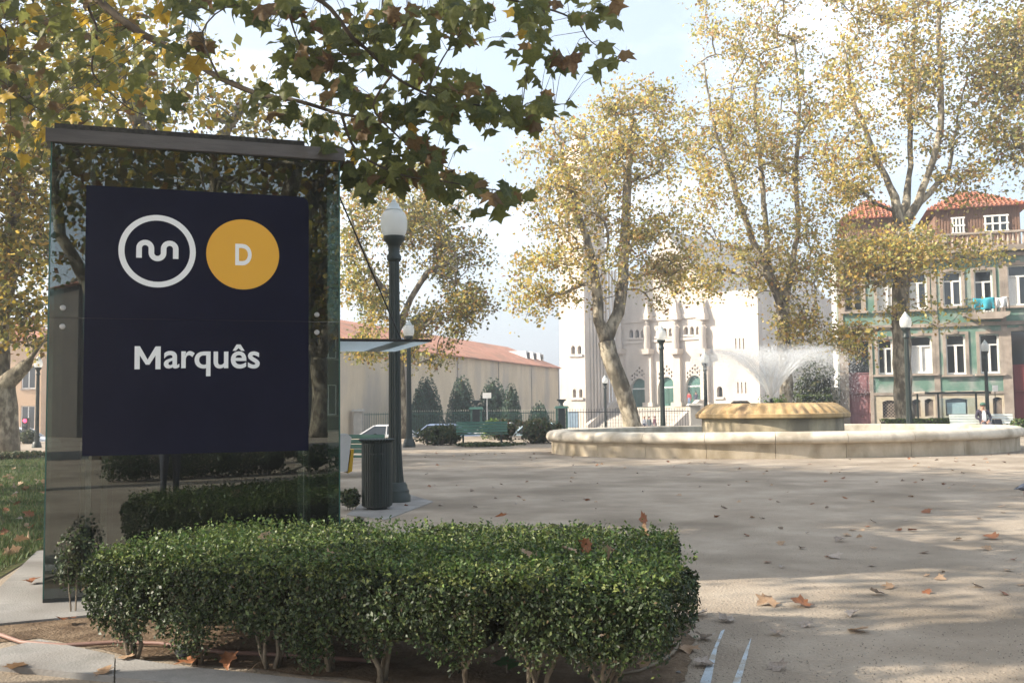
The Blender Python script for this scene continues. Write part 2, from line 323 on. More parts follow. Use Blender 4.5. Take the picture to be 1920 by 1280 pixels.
def vnoise(p, seed, sc_=1.0):   # cheap smooth noise from a few sines
    rg = np.random.default_rng(seed); s = np.zeros(len(p))
    for k in range(6):
        q = rg.normal(size=3) * sc_ * (1 + k * 0.55); s += np.sin(p @ q + rg.uniform(0, 6.28)) / (1 + 0.35 * k)
    return s / 2.6

def tree(name, label, base, stems, blobs, ntar, nleaf, lsize, pal, seed, trunk_r, spread=0.55, group=None, tmpl=KITE, minz=0.0, cat='tree', leaf_mat=None, clump_pow=0.45):
    """stems: list of (points, rel radius); first stem starts at base. blobs: (centre, radii, weight)"""
    rg = np.random.default_rng(seed)
    root = thing(name, label, cat, base, 0, group)
    B = Vector(base)
    pos = []; par = []; chains = []
    def nearest(q, lim=None):
        A = np.array(pos); d = np.linalg.norm(A - np.array(q), axis=1)
        d = d + np.where(A[:, 2] > q[2] + 0.2, (A[:, 2] - q[2]) * 0.9, 0)
        if lim is not None: d = np.where(A[:, 2] < lim, d + 4, d)
        return int(np.argmin(d))
    stem_chains = []
    for si, pts in enumerate(stems):
        pts = [Vector(p) - B for p in pts]
        ch = []
        if si == 0: pos.append(tuple(pts[0])); par.append(-1); ch.append(0); last = 0; rest = pts[1:]
        else: last = nearest(pts[0]); ch.append(last); rest = pts[1:]
        for q in rest:
            a = Vector(pos[last]); k = max(2, int((q - a).length / 0.55)); 
            for i in range(1, k + 1):
                j = rg.normal(0, 0.035, 3) * (0 if i == k else 1)
                r_ = a.lerp(q, i / k); pos.append((r_.x + j[0], r_.y + j[1], r_.z + j[2])); par.append(last); last = len(pos) - 1; ch.append(last)
        stem_chains.append(ch)
    nstem = len(pos)
    tg = []
    wts = np.array([b[2] for b in blobs], float); wts /= wts.sum()
    for _ in range(ntar):
        c, r, _w = blobs[rg.choice(len(blobs), p=wts)]
        d = rg.normal(size=3); d /= np.linalg.norm(d); d *= rg.uniform(0.05, 1) ** clump_pow
        tg.append(np.array(c) - np.array(B) + d * np.array(r))
    A = np.array(pos); tg.sort(key=lambda q: np.linalg.norm(A - q, axis=1).min())
    tips = []
    for q in tg:
        i0 = nearest(q, minz); a = Vector(pos[i0]); q = Vector(q); D = (q - a).length
        k = max(2, min(9, int(D / 0.5) + 1)); ch = [i0]; last = i0; side = Vector(rg.normal(0, 0.10, 3)) * D
        for i in range(1, k + 1):
            t = i / k; r_ = a.lerp(q, t) + side * math.sin(math.pi * t) + Vector((0, 0, 0.10 * D * math.sin(math.pi * t)))
            pos.append(tuple(r_)); par.append(last); last = len(pos) - 1; ch.append(last)
        chains.append(ch); tips.append(last)
    N = len(pos); cnt = np.zeros(N)
    for i in tips: cnt[i] = 1
    for ch in stem_chains: cnt[ch[-1]] += 2
    for i in range(N - 1, 0, -1): cnt[par[i]] += cnt[i]
    e = math.log(trunk_r / 0.011) / math.log(max(cnt[0], 3)); rad = 0.011 * np.maximum(cnt, 1) ** e
    tb = MB(); br = MB()
    for ci, ch in enumerate(stem_chains):
        rr = [rad[i] for i in ch]
        if ci:
            pr_ = rad[ch[0]] * 0.86
            for k_ in range(min(4, len(rr))): rr[k_] = max(rr[k_], pr_ * (1 - 0.13 * k_))
            if ch[0] == stem_chains[0][-1]: rr[0] = pr_ * 0.9
        else: rr[0] *= 1.22; rr[1] *= 1.06
        tb.tube([pos[i] for i in ch], rr, 12)
    for ch in chains:
        rr = [rad[i] for i in ch]; rr[0] = rr[1]
        br.tube([pos[i] for i in ch], rr, 5, cap=False)
    t_ = tb.build('trunk', M_bark, root, smooth=True)
    br.build('branches', M_bark if trunk_r > 0.1 else M_twig, root, smooth=True, kind='stuff')
    # leaves in clumps round the outer half of each branch
    P0 = []; 
    for ch in chains:
        for i in ch[max(1, len(ch) // 2):]: P0.append(pos[i])
        P0.append(pos[ch[-1]]); P0.append(pos[ch[-1]])
    P0 = np.array(P0); idx = rg.choice(len(P0), nleaf)
    lp = P0[idx] + rg.normal(0, 1, (nleaf, 3)) * spread * np.array([1, 1, 0.75])
    keep = vnoise(lp, seed + 5, 1.3) > -0.30; lp = lp[keep]
    col = palette(pal, len(lp), rg); col *= np.exp(0.22 * vnoise(lp, seed + 9, 0.7))[:, None]
    nr = rg.normal(size=lp.shape) + np.array([-0.3, -0.2, 0.5])
    leaves('crown', lp, nr, lsize * np.exp(rg.normal(0, 0.25, len(lp))), col, leaf_mat or M_leaf, root, tmpl, seed + 3, 0.5)
    return root

def shrub(name, label, loc, blobs, nleaf, lsize, pal, seed, group=None, stems=5, cat='shrub', stem_h=0.5, shell=0.55, mat_=None):
    rg = np.random.default_rng(seed); root = thing(name, label, cat, loc, 0, group)
    wts = np.array([b[1][0] * b[1][1] + b[1][0] * b[1][2] for b in blobs]); wts /= wts.sum()
    bi = rg.choice(len(blobs), nleaf, p=wts); C = np.array([b[0] for b in blobs])[bi]; R = np.array([b[1] for b in blobs])[bi]
    d = rg.normal(size=(nleaf, 3)); d /= np.linalg.norm(d, axis=1, keepdims=True)
    rr = 1 - shell * rg.uniform(0, 1, nleaf) ** 1.6
    p = C + d * R * (rr * (1 + 0.16 * vnoise(C + d * R, seed, 2.2)))[:, None]
    k = p[:, 2] > 0.03; p = p[k]; d = d[k]
    k = vnoise(p, seed + 2, 3.2) > -0.5; p = p[k]; d = d[k]
    col = palette(pal, len(p), rg)
    leaves('foliage', p, d + rg.normal(0, 0.7, d.shape), lsize * np.exp(rg.normal(0, 0.25, len(p))), col, mat_ or M_bleaf, root, KITE, seed)
    m = MB()
    for c_, r_ in blobs:
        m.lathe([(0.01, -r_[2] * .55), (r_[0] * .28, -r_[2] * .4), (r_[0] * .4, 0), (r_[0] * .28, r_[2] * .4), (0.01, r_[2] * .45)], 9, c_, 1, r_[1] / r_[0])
    m.build('shade_core', M_core, root, kind='stuff'); m = MB()  # dark solid lumps standing in for the shade inside the bush
    for i in range(stems):
        b = blobs[i % len(blobs)]; a = rg.normal(0, 0.10 * min(1, b[1][0] * 1.4), 2)
        m.tube([(b[0][0] * 0.4 + a[0], b[0][1] * 0.4 + a[1], -0.03), (b[0][0] * 0.7 + a[0] * 2, b[0][1] * 0.7 + a[1] * 2, b[0][2] * 0.5), (b[0][0] + a[0] * 3, b[0][1] + a[1] * 3, b[0][2] + b[1][2] * 0.4)], [0.035 * min(1, b[1][0] * 1.4), 0.025 * min(1, b[1][0] * 1.4), 0.012 * min(1, b[1][0])], 5)
    m.build('stem', M_stem, root)
    return root
# ================================================================== SETTING
def sheet(name, poly, z, mat_, thick=0.0, **kw):
    m = MB()
    pl = [[Vector((q[0], q[1], 0)) for q in poly]]
    tr = tessellate_polygon(pl)
    vv = [(q[0], q[1], z if not callable(z) else z(q[1])) for q in poly]
    # keep every triangle facing up
    tr2 = []
    for t in tr:
        a, b, c = (Vector(vv[i]) for i in t)
        tr2.append(tuple(t) if (b - a).cross(c - a).z > 0 else (t[0], t[2], t[1]))
    m.add(vv, tr2)
    if thick:
        n = len(poly); lo = [(x, y, q - thick) for x, y, q in vv]
        m.add(vv + lo, [(i, (i + 1) % n, n + (i + 1) % n, n + i) for i in range(n)])
    return m.build(name, mat_, kind='structure', **kw)
ys = [-120, -60, -30, -15, -8, -4, 0, 2, 4, 6, 8, 10, 14, 18, 24, 30, 40, 49.5, 50, 50.5, 51, 51.5, 52, 52.5, 53, 58, 63, 70, 80, 90, 100, 113, 130, 170, 300, 700]
xs = [-700, -300, -150, -80, -40, -20, -10, -5, 0, 5, 10, 20, 40, 80, 150, 300, 700]
m = MB(); m.add([(x, y, ZT(y)) for y in ys for x in xs], [(j * len(xs) + i, j * len(xs) + i + 1, (j + 1) * len(xs) + i + 1, (j + 1) * len(xs) + i) for j in range(len(ys) - 1) for i in range(len(xs) - 1)])
m.build('ground', M_sand, kind='structure', label='sandy beige ground of the square')
sheet('road', [(-150, 53.6), (150, 53.6), (150, 60.6), (-150, 60.6)], -0.945, M_asph, label='asphalt street behind the park')
m = MB(); m.bb((-150, 60.6, -1.0), (150, 62.8, -0.82)); m.build('pavement', M_pave, kind='structure', label='stone pavement along the railings')
m = MB(); m.bb((-150, 53.3, -1.0), (150, 53.6, -0.82)); m.build('kerb', M_pave, kind='structure', label='granite kerb on the park side of the street')
# street behind the photographer (seen mirrored in the glass)
sheet('road_behind', [(-80, -27), (80, -20), (80, -13), (-80, -20)], 0.006, M_asph, label='asphalt street behind the photographer')
# lawn
sheet('lawn', [(-40, 9.0), (-5.2, 9.0), (-4.55, 8.6), (-5.6, 13.0), (-5.6, 33.0), (-40, 33.0)], 0.008, M_turf, label='lawn left of the lift')
n = 42000
gx = rng.uniform(-60, 175, n); Yg = 9.0 + 23.5 * rng.uniform(0, 1, n) ** 1.25
X = (gx - 960) / F * Yg
ok = (X < -4.75 - (Yg - 9) * 0.20) | (Yg > 14) & (X < -5.7)
X = X[ok]; Yg = Yg[ok]; n = len(X)
h = rng.uniform(0.03, 0.085, n) * (1 + 0.4 * vnoise(np.stack([X, Yg, X * 0], 1), 3, 2.0)); a = rng.uniform(0, 6.28, n); wd = rng.uniform(0.004, 0.009, n) * (0.6 + Yg / 14)
ln = rng.normal(0, 0.03, (n, 2))
Vg = np.stack([np.stack([X - np.cos(a) * wd, Yg - np.sin(a) * wd, X * 0], 1), np.stack([X + np.cos(a) * wd, Yg + np.sin(a) * wd, X * 0], 1), np.stack([X + ln[:, 0], Yg + ln[:, 1], np.maximum(h, .02)], 1)], 1).reshape(-1, 3)
cg = palette([((0.065, 0.105, 0.03), 4), ((0.10, 0.14, 0.045), 3), ((0.17, 0.16, 0.07), 1.5)], n, rng)
np_mesh('grass', Vg, np.arange(3 * n).reshape(-1, 3), M_bleaf, np.repeat(cg, 3, 0), label='short green grass of the lawn left of the lift', cat='grass', kind='stuff')

# lift frame
LO = (-3.66, 7.75, 0.0); LPH = math.atan2(8.48 - 7.75, -1.48 + 3.66); LW = math.hypot(0.73, 2.18)
def LW2(s, y): return (LO[0] + s * math.cos(LPH) - y * math.sin(LPH), LO[1] + s * math.sin(LPH) + y * math.cos(LPH))
def gp(*q): return [G(*p)[:2] for p in q]
_bed = gp((-120, 1225), (70, 1196), (220, 1225), (340, 1245), (640, 1270), (900, 1320)) + [(0.66, 4.6), (0.80, 5.2), (0.98, 5.75), (1.12, 6.3), (1.22, 6.95), (0.5, 7.15), (-0.6, 7.5), (-1.6, 7.95), (-2.6, 7.6)] + gp((150, 1150), (-120, 1172))
_bed2 = []; _rb = random.Random(3)
for i, q_ in enumerate(_bed):
    p_ = _bed[(i + 1) % len(_bed)]
    for k in range(6): t = k / 6; _bed2.append((q_[0] + (p_[0] - q_[0]) * t + (_rb.uniform(-.035, .035) if k else 0), q_[1] + (p_[1] - q_[1]) * t + (_rb.uniform(-.035, .035) if k else 0)))
sheet('flower_bed', _bed2, 0.005, M_soil, label='dark soil bed around the hedge')
sheet('lift_paving', [LW2(-0.44, -0.72), LW2(0.9, -0.55), LW2(2.45, -0.1), LW2(3.6, 0.3), LW2(3.6, 3.2), LW2(-0.44, 3.2)], 0.02, M_conc, 0.02, label='concrete paving the lift stands on')
sheet('kerb_strip', gp((-160, 1240), (0, 1226), (75, 1208), (215, 1238), (213, 1279), (180, 1276), (0, 1257), (-160, 1262)), 0.035, M_conc, 0.035, label='concrete kerb strip at the lower left corner')
sheet('kerb_strip', gp((217, 1240), (340, 1258), (620, 1288), (800, 1312), (800, 1345), (500, 1312), (340, 1292), (216, 1280)), 0.033, M_conc, 0.033, label='cracked concrete kerb strip in front of the hedge')
m = MB()
for q in (((1310, 1285), (1332, 1285), (1345, 1215), (1359, 1180), (1352, 1183), (1330, 1235)), ((1372, 1285), (1387, 1285), (1402, 1228), (1409, 1195), (1398, 1218))):
    pl = [G(*p) for p in q]
    sheet('ground_marking', [p[:2] for p in pl], 0.004, M_blue, label='worn pale blue paint streak on the sand, %s one' % ('left' if q[0][0] < 1350 else 'right'))

# ================================================================== LIFT
def glass(name, ior, tint, rough=0.0):
    m_ = bpy.data.materials.new(name); m_.use_nodes = True; n_ = m_.node_tree.nodes; l_ = m_.node_tree.links; n_.clear()
    o_ = n_.new('ShaderNodeOutputMaterial'); x_ = n_.new('ShaderNodeMixShader'); lw = n_.new('ShaderNodeLayerWeight'); lw.inputs[0].default_value = 0.5
    pw = n_.new('ShaderNodeMath'); pw.operation = 'POWER'; pw.inputs[1].default_value = 5; l_.new(lw.outputs['Facing'], pw.inputs[0]); f_ = n_.new('ShaderNodeMath'); f_.operation = 'MULTIPLY_ADD'; f_.inputs[1].default_value = 0.7; f_.inputs[2].default_value = ior; l_.new(pw.outputs[0], f_.inputs[0])
    g_ = n_.new('ShaderNodeBsdfGlossy'); g_.inputs['Roughness'].default_value = rough; g_.inputs['Color'].default_value = (0.92, 0.97, 1, 1); t_ = n_.new('ShaderNodeBsdfTransparent'); t_.inputs[0].default_value = (*tint, 1)
    l_.new(f_.outputs[0], x_.inputs[0]); l_.new(t_.outputs[0], x_.inputs[1]); l_.new(g_.outputs[0], x_.inputs[2]); l_.new(x_.outputs[0], o_.inputs[0]); return m_
M_glass = glass('lift_glass', 0.115, (0.46, 0.52, 0.50))
M_glass2 = glass('clear_glass', 0.05, (0.80, 0.86, 0.85))
M_navy = mat('sign_navy', (0.0025, 0.004, 0.017), (0.0045, 0.006, 0.022), 0.20, 2.2, 8, spec=0.16)
M_letter = mat('sign_white', (0.80, 0.82, 0.82), None, 0.5)
M_amber = mat('sign_amber', (0.72, 0.38, 0.035), None, 0.5)
M_dkgrey = mat('lift_dark_steel', (0.022, 0.026, 0.025), (0.04, 0.045, 0.043), 0.5, 4, stretch=(3, 3, 0.3))
M_frost = bpy.data.materials.new('frosted_canopy'); M_frost.use_nodes = True
_b = M_frost.node_tree.nodes['Principled BSDF']; _b.inputs['Base Color'].default_value = (0.75, 0.82, 0.82, 1); _b.inputs['Roughness'].default_value = 0.25; _tr = M_frost.node_tree.nodes.new('ShaderNodeBsdfTranslucent'); _tr.inputs[0].default_value = (.85, .9, .9, 1); _xm = M_frost.node_tree.nodes.new('ShaderNodeMixShader'); _xm.inputs[0].default_value = .75; M_frost.node_tree.links.new(_b.outputs[0], _xm.inputs[1]); M_frost.node_tree.links.new(_tr.outputs[0], _xm.inputs[2]); M_frost.node_tree.links.new(_xm.outputs[0], M_frost.node_tree.nodes['Material Output'].inputs['Surface'])
LZ = 3.64
lift = thing('lift', 'dark glass street lift with navy station sign behind the box hedge', 'lift', LO, LPH)
def lp(px, py, d=0.0): return FP(LO, LPH, px, py, d)
zj = lp(380, 600)[1]
M_edge = mat('glass_edge', (0.03, 0.10, 0.085), None, 0.15, spec=0.6)
def pane(a, b, name='glass_pane'):
    o = MB().bb(a, b).build(name, M_glass, lift)
    return o
pane((0.012, 0.0, 0.05), (LW - 0.012, 0.004, zj - 0.004)); pane((0.012, 0.0, zj + 0.004), (LW - 0.012, 0.004, LZ))
for s0 in (0.0, LW - 0.012):
    pane((s0 + 0.004, 0.02, 0.05), (s0 + 0.008, 1.28, LZ)); pane((s0 + 0.004, 1.30, 0.05), (s0 + 0.008, 2.58, LZ))
pane((0.012, 2.595, 0.05), (LW - 0.012, 2.599, LZ))
for s0 in (0.0, LW - 0.011): MB().bb((s0, -0.001, 0.05), (s0 + 0.011, 0.012, LZ)).build('pane_edge', M_edge, lift)
MB().bb((0, 0.006, 0.0), (LW, 2.6, 0.05)).build('base_plinth', M_dkgrey, lift)
for s0, y0 in ((0.10, 0.10), (LW - 0.24, 0.10), (0.10, 2.36), (LW - 0.24, 2.36)): MB().bb((s0, y0, 0.05), (s0 + 0.14, y0 + 0.14, LZ)).build('corner_post', M_dkgrey, lift)
MB().bb((0.285, 0.09, 0.05), (0.325, 0.13, LZ)).build('guide_rail', M_steel, lift)
for z0 in (1.25, 2.55): 
    MB().bb((0.24, 0.10, z0), (LW - 0.24, 0.18, z0 + 0.10)).build('cross_beam', M_dkgrey, lift)
# lift car and shaft frame behind the sign
car = MB().bb((0.42, 0.55, 0.08), (LW - 0.42, 2.25, 2.5)).build('lift_car', M_dkgrey, lift)
for k in range(7): MB().bb((0.45 + k * 0.215, 0.530, 0.1), (0.46 + k * 0.215, 0.548, 2.48)).build('panel_joint', M_black, car)
# roof
MB().bb((-0.035, -0.04, LZ), (LW + 0.035, 2.64, LZ + 0.105)).build('roof_fascia', M_cap, lift)
MB().bb((0.02, 0.03, LZ + 0.105), (LW - 0.30, 2.5, LZ + 0.165)).build('roof_membrane', M_roofdk, lift)
for px, py in ((118, 577), (117, 612), (594, 590), (594, 623)):
    s_, z_ = lp(px, py)
    mb = MB(); mb.lathe([(0.0, 0.012), (0.017, 0.011), (0.022, 0.006), (0.022, -0.0)], 16); mb.v = [(x + s_, -z, y + z_) for x, y, z in mb.v]
    mb.build('glass_fixing', M_steel, lift)
# sign panel, behind the glass
sl, zt_ = lp(163, 345, -0.014); sr = lp(579, 372, -0.014)[0]; zb = lp(150, 855, -0.014)[1]
sl2 = lp(155, 700, -0.014)[0]; sl = (sl + sl2) / 2
zt_ = (lp(165, 345, -0.014)[1] + lp(578, 372, -0.014)[1]) / 2
arc = [(sr - 0.07 + 0.07 * math.cos(t), zt_ - 0.07 + 0.07 * math.sin(t)) for t in [i * math.pi / 16 for i in range(9)]]
MB().slab([(sl, zb), (sr, zb), (sr, zj - .0012), (sl, zj - .0012)], -0.014, -0.002).build('sign_panel', M_navy, lift)
sign = MB().slab([(sl, zj + .0012), (sr, zj + .0012)] + arc + [(sl, zt_)], -0.014, -0.002).build('sign_panel', M_navy, lift)
MB().bb((0.014, -0.0015, zj - .0022), (LW - 0.014, -.0005, zj + .0022)).build('pane_joint', M_cap, lift)
def plate(name, poly, mt, holes=None, y=-0.016):
    m_ = MB(); pls = [[Vector((a, b, 0)) for a, b in q] for q in [poly] + (holes or [])]
    fl = [q for pl in pls for q in pl]; tr = []
    for t in tessellate_polygon(pls):
        a, b, c = (fl[i] for i in t); tr.append(tuple(t) if (b - a).cross(c - a).z > 0 else (t[0], t[2], t[1]))
    m_.add([(q.x, y, q.y) for q in fl], tr); return m_.build(name, mt, sign)
def circ(cx, cz, r, n_=64): return [(cx + r * math.cos(i * 2 * math.pi / n_), cz + r * math.sin(i * 2 * math.pi / n_)) for i in range(n_)]
a1 = lp(222, 470, -0.016); a2 = lp(367, 470, -0.016); c1 = lp(294, 403, -0.016); c2 = lp(294, 539, -0.016)
R1 = (a2[0] - a1[0] + c1[1] - c2[1]) / 4; C1 = ((a1[0] + a2[0]) / 2, (c1[1] + c2[1]) / 2)
plate('sign_ring', circ(*C1, R1), M_letter, [circ(*C1, R1 * 0.845)])
a1 = lp(387, 477, -0.016); a2 = lp(523, 477, -0.016); c1 = lp(455, 411, -0.016); c2 = lp(455, 543, -0.016)
R2 = (a2[0] - a1[0] + c1[1] - c2[1]) / 4; C2 = ((a1[0] + a2[0]) / 2, (c1[1] + c2[1]) / 2)
plate('sign_disc', circ(*C2, R2), M_amber)
# the m-shaped mark as one stroked ribbon
def ribbon(pts, wd):
    L_ = []; R_ = []
    for i, (x, z) in enumerate(pts):
        x0, z0 = pts[max(i - 1, 0)]; x1, z1 = pts[min(i + 1, len(pts) - 1)]; d = math.hypot(x1 - x0, z1 - z0); nx, nz = -(z1 - z0) / d * wd / 2, (x1 - x0) / d * wd / 2
        L_.append((x + nx, z + nz)); R_.append((x - nx, z - nz))
    return L_ + R_[::-1]
def arcp(cx, cz, r, a0, a1_, n_=12): return [(cx + r * math.cos(math.radians(a0 + (a1_ - a0) * i / n_)), cz + r * math.sin(math.radians(a0 + (a1_ - a0) * i / n_))) for i in range(n_ + 1)]
q = R1 * 0.158
path = [(-3 * q, -1.25 * q)] + arcp(-2 * q, 0.45 * q, q, 180, 0) + arcp(0, -0.30 * q, q, 180, 360) + arcp(2 * q, 0.45 * q, q, 180, 0) + [(3 * q, -1.25 * q)]
plate('sign_mark', ribbon([(C1[0] + x, C1[1] + z) for x, z in path], R1 * 0.145), M_letter)
def text(body, box, mt, off):
    cu = bpy.data.curves.new('lettering', 'FONT'); cu.body = body; cu.offset = off; cu.resolution_u = 6; cu.fill_mode = 'FRONT'
    to = bpy.data.objects.new('lettering', cu); COL.objects.link(to); bpy.context.view_layer.update()
    me = bpy.data.meshes.new_from_object(to.evaluated_get(bpy.context.evaluated_depsgraph_get())); bpy.data.objects.remove(to)
    co = np.zeros(len(me.vertices) * 3); me.vertices.foreach_get('co', co); co = co.reshape(-1, 3)
    (s0, s1, z0, z1) = box; lo_, hi_ = co.min(0), co.max(0)
    x = s0 + (co[:, 0] - lo_[0]) / (hi_[0] - lo_[0]) * (s1 - s0); z = z0 + (co[:, 1] - lo_[1]) / (hi_[1] - lo_[1]) * (z1 - z0)
    me.vertices.foreach_set('co', np.stack([x, np.full(len(x), -0.0165), z], 1).ravel()); me.materials.clear(); me.materials.append(mt); me.update()
    return obj('lettering', me, sign)
l0 = lp(252, 692, -0.017); l1 = lp(487, 692, -0.017); tz = lp(370, 645, -0.017)[1]; bz = lp(370, 705, -0.017)[1]
ms0, mz0 = lp(252, 692, -0.017); ms1 = lp(301, 692, -0.017)[0]; mz1 = lp(276, 649, -0.017)[1]; la = lp(307, 692, -0.017)[0]
plate('lettering', [(ms0 + (ms1 - ms0) * x, mz0 + (mz1 - mz0) * z) for x, z in ((0, 0), (.2, 0), (.2, .60), (.43, .2), (.57, .2), (.8, .60), (.8, 0), (1, 0), (1, 1), (.80, 1), (.5, .42), (.20, 1), (0, 1))], M_letter, y=-0.0165)
text('arqu\u00eas', (la, l1[0], bz, tz), M_letter, 0.017)
d0 = lp(441, 497, -0.017); d1 = lp(472, 458, -0.017)
text('D', (d0[0], d1[0], d0[1], d1[1]), M_letter, 0.028)
# side canopy with its stay rod, and the call box
cz = 2.12
can = MB().bb((LW + 0.01, 0.70, cz), (LW + 0.98, 2.42, cz + 0.018)).build('canopy', M_frost, lift)
MB().bb((LW + 0.01, 0.685, cz - 0.004), (LW + 0.98, 0.699, cz + 0.022)).build('canopy_edge', M_black, can)
MB().bb((LW + 0.62, 0.72, cz - 0.004), (LW + 0.80, 2.40, cz - 0.001)).build('canopy_film', mat('film_blue', (0.14, 0.27, 0.33), None, 0.3), can)
MB().tube([(LW + 0.02, 0.62, LZ - 0.02), (LW + 0.80, 1.20, cz + 0.03)], 0.008, 8).build('stay_rod', M_black, lift)
MB().lathe([(0.03, 0), (0.03, 0.03), (0.015, 0.05)], 12, (LW + 0.80, 1.20, cz + 0.018)).build('rod_foot', M_steel, lift)
cb = MB().slab([(LW + 0.012, 0.84), (LW + 0.30, 0.86), (LW + 0.34, 1.20), (LW + 0.30, 1.235), (LW + 0.012, 1.235)], 1.50, 1.72).build('call_box', M_wpaint, lift)
MB().slab([(LW + 0.302, 0.84), (LW + 0.345, 0.86), (LW + 0.365, 1.08), (LW + 0.338, 1.08)], 1.49, 1.73).build('call_box_stripe', mat('yellow_paint', (0.65, 0.38, 0.02), None, 0.5), cb)

# ================================================================== HEDGE
def hedge_row(name, label, A, B, hw, hgt, nl, seed, plants, stems=True, zb=0.16, pal=BOX, ls=0.024, mat_=None):
    rg = np.random.default_rng(seed); A = np.array(A); B = np.array(B); Ln = np.linalg.norm(B - A); e = (B - A) / Ln; nn = np.array([e[1], -e[0]])  # nn: towards the viewer side
    root = thing(name, label, 'hedge', (A[0], A[1], 0))
    areas = [Ln * hgt, Ln * hgt, Ln * 2 * hw, hw * 2 * hgt, hw * 2 * hgt]; pr = np.array(areas) * np.array([1.25, 0.6, 1.35, 1.0, 1.0]); pr /= pr.sum()
    fc = rg.choice(5, nl, p=pr); t = rg.uniform(0, Ln, nl); c = rg.uniform(-hw, hw, nl); z = rg.uniform(0.02, hgt, nl); dep = rg.exponential(0.05, nl)
    N = np.zeros((nl, 3))
    T = t.copy(); Cc = c.copy(); Z = z.copy()
    k = fc == 0; Cc[k] = hw - dep[k]; N[k] = (*nn, 0.25)
    k = fc == 1; Cc[k] = -hw + dep[k]; N[k] = (*-nn, 0.25)
    k = fc == 2; Z[k] = hgt - dep[k]; N[k] = (0, 0, 1)
    k = fc == 3; T[k] = dep[k]; N[k] = (*-e, 0.25)
    k = fc == 4; T[k] = Ln - dep[k]; N[k] = (*e, 0.25)
    # plants: rounded at their own stems, foliage drawn in towards the foot
    pc = np.clip((np.arange(plants) + 0.5) * Ln / plants + rg.normal(0, 0.09, plants), 0.24, Ln - 0.30)
    dist = np.abs(T[:, None] - pc[None]); near = dist.min(1) / (Ln / plants / 2); pid = dist.argmin(1)
    ph = rg.normal(0, 0.02, plants)[pid]
    Z = Z * (1 + ph / hgt); 
    bott = zb + 0.13 * np.minimum(near, 1.2) + rg.normal(0, 0.045, nl) + (rg.normal(0, 0.04, plants) + np.linspace(-0.02, 0.10, plants))[pid]
    low = np.clip((0.36 - Z) / 0.36, 0, 1)
    Cc = Cc * (1 - 0.35 * low) 
    T = T + (pc[pid] - T) * 0.30 * low
    p3 = np.stack([A[0] + e[0] * T + nn[0] * Cc, A[1] + e[1] * T + nn[1] * Cc, Z], 1)
    bul = 0.035 * vnoise(p3, seed, 5.0) + 0.02 * vnoise(p3, seed + 1, 13.0); p3 = p3 + N * bul[:, None]
    rim = np.minimum(np.minimum(T, Ln - T), hw - np.abs(Cc)); p3[:, 2] -= np.where(Z > hgt - 0.1, 0.06 * np.exp(-np.maximum(rim, 0) / 0.07), 0)
    keep = (Z > bott) & (vnoise(p3, seed + 4, 9.0) > -0.62)
    p3 = p3[keep]; N = N[keep]; n_ = len(p3)
    col = palette(pal, n_, rg, 0.25); newg_lit = (p3[:, 2] > hgt - 0.07) & (rg.uniform(0, 1, n_) < 0.45); col[newg_lit] = palette([((0.095, 0.13, 0.032), 1), ((0.15, 0.18, 0.05), 1)], newg_lit.sum(), rg)  # new growth on top, its colour raised to read as sunlit
    # shoots sticking out of the clipped top
    ns = nl // 60; st = rg.uniform(0, Ln, ns); scx = rg.uniform(-hw, hw, ns); sh = []
    for i in range(ns):
        b = np.array([A[0] + e[0] * st[i] + nn[0] * scx[i], A[1] + e[1] * st[i] + nn[1] * scx[i], hgt - 0.02]); d = np.array([rg.normal(0, .25), rg.normal(0, .25), 1.0]); l_ = rg.uniform(0.03, 0.085)
        for j in range(5): sh.append(b + d * l_ * j / 4 + rg.normal(0, 0.006, 3))
    sh = np.array(sh); p3 = np.concatenate([p3, sh]); N = np.concatenate([N, rg.normal(0, 1, sh.shape) + (0, 0, .4)]); col = np.concatenate([col, palette([((0.05, 0.09, 0.02), 2), ((0.12, 0.16, 0.04), 1)], len(sh), rg)])
    p3 = p3 - np.array([A[0], A[1], 0])
    leaves('foliage', p3, N + rg.normal(0, 0.75, N.shape), ls * np.exp(rg.normal(0, 0.22, len(p3))), col, mat_ or M_hleaf, root, BOXL, seed, kind='stuff')
    m_ = MB(); ang = math.atan2(e[1], e[0]); mid = e * Ln / 2
    for i in range(plants):
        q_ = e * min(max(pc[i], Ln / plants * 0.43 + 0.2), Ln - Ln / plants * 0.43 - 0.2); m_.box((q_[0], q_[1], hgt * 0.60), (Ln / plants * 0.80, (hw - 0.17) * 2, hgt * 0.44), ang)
    m_.build('shade_core', M_core, root)  # dark boxes added to block light and paint the hedge's inner shade
    if stems:
        for i in range(plants):
            m_ = MB(); c0 = e * pc[i] + nn * rg.normal(0.45 * hw, 0.04)
            for j in range(rg.integers(3, 6)):
                a_ = rg.uniform(0, 6.28); rr = rg.uniform(0.06, 0.2); b0 = c0 + rg.normal(0, 0.022, 2)
                pts = [(b0[0], b0[1], -0.03)] + [(b0[0] + math.cos(a_) * rr * f_ + rg.normal(0, .012), b0[1] + math.sin(a_) * rr * f_ * 0.7 + rg.normal(0, .012), zz) for f_, zz in ((0.15, 0.09), (0.45, 0.2), (0.8, 0.32), (1.1, 0.46))]
                r0 = rg.uniform(0.009, 0.015); m_.tube(pts, [r0 * 1.2, r0, r0 * 0.85, r0 * 0.65, r0 * 0.4], 6)
            m_.build('stem', M_stem, root, smooth=True)
    return root
hedge_row('box_hedge', 'clipped box hedge nearest the camera with bare stems showing at its foot', (-2.46, 6.42), (0.86, 5.14), 0.46, 0.65, 102000, 11, 8, zb=0.07)
hedge_row('box_hedge', 'rear row of clipped box hedge right in front of the lift glass', (-2.35, 7.21), (1.02, 6.38), 0.50, 0.635, 66000, 12, 8)
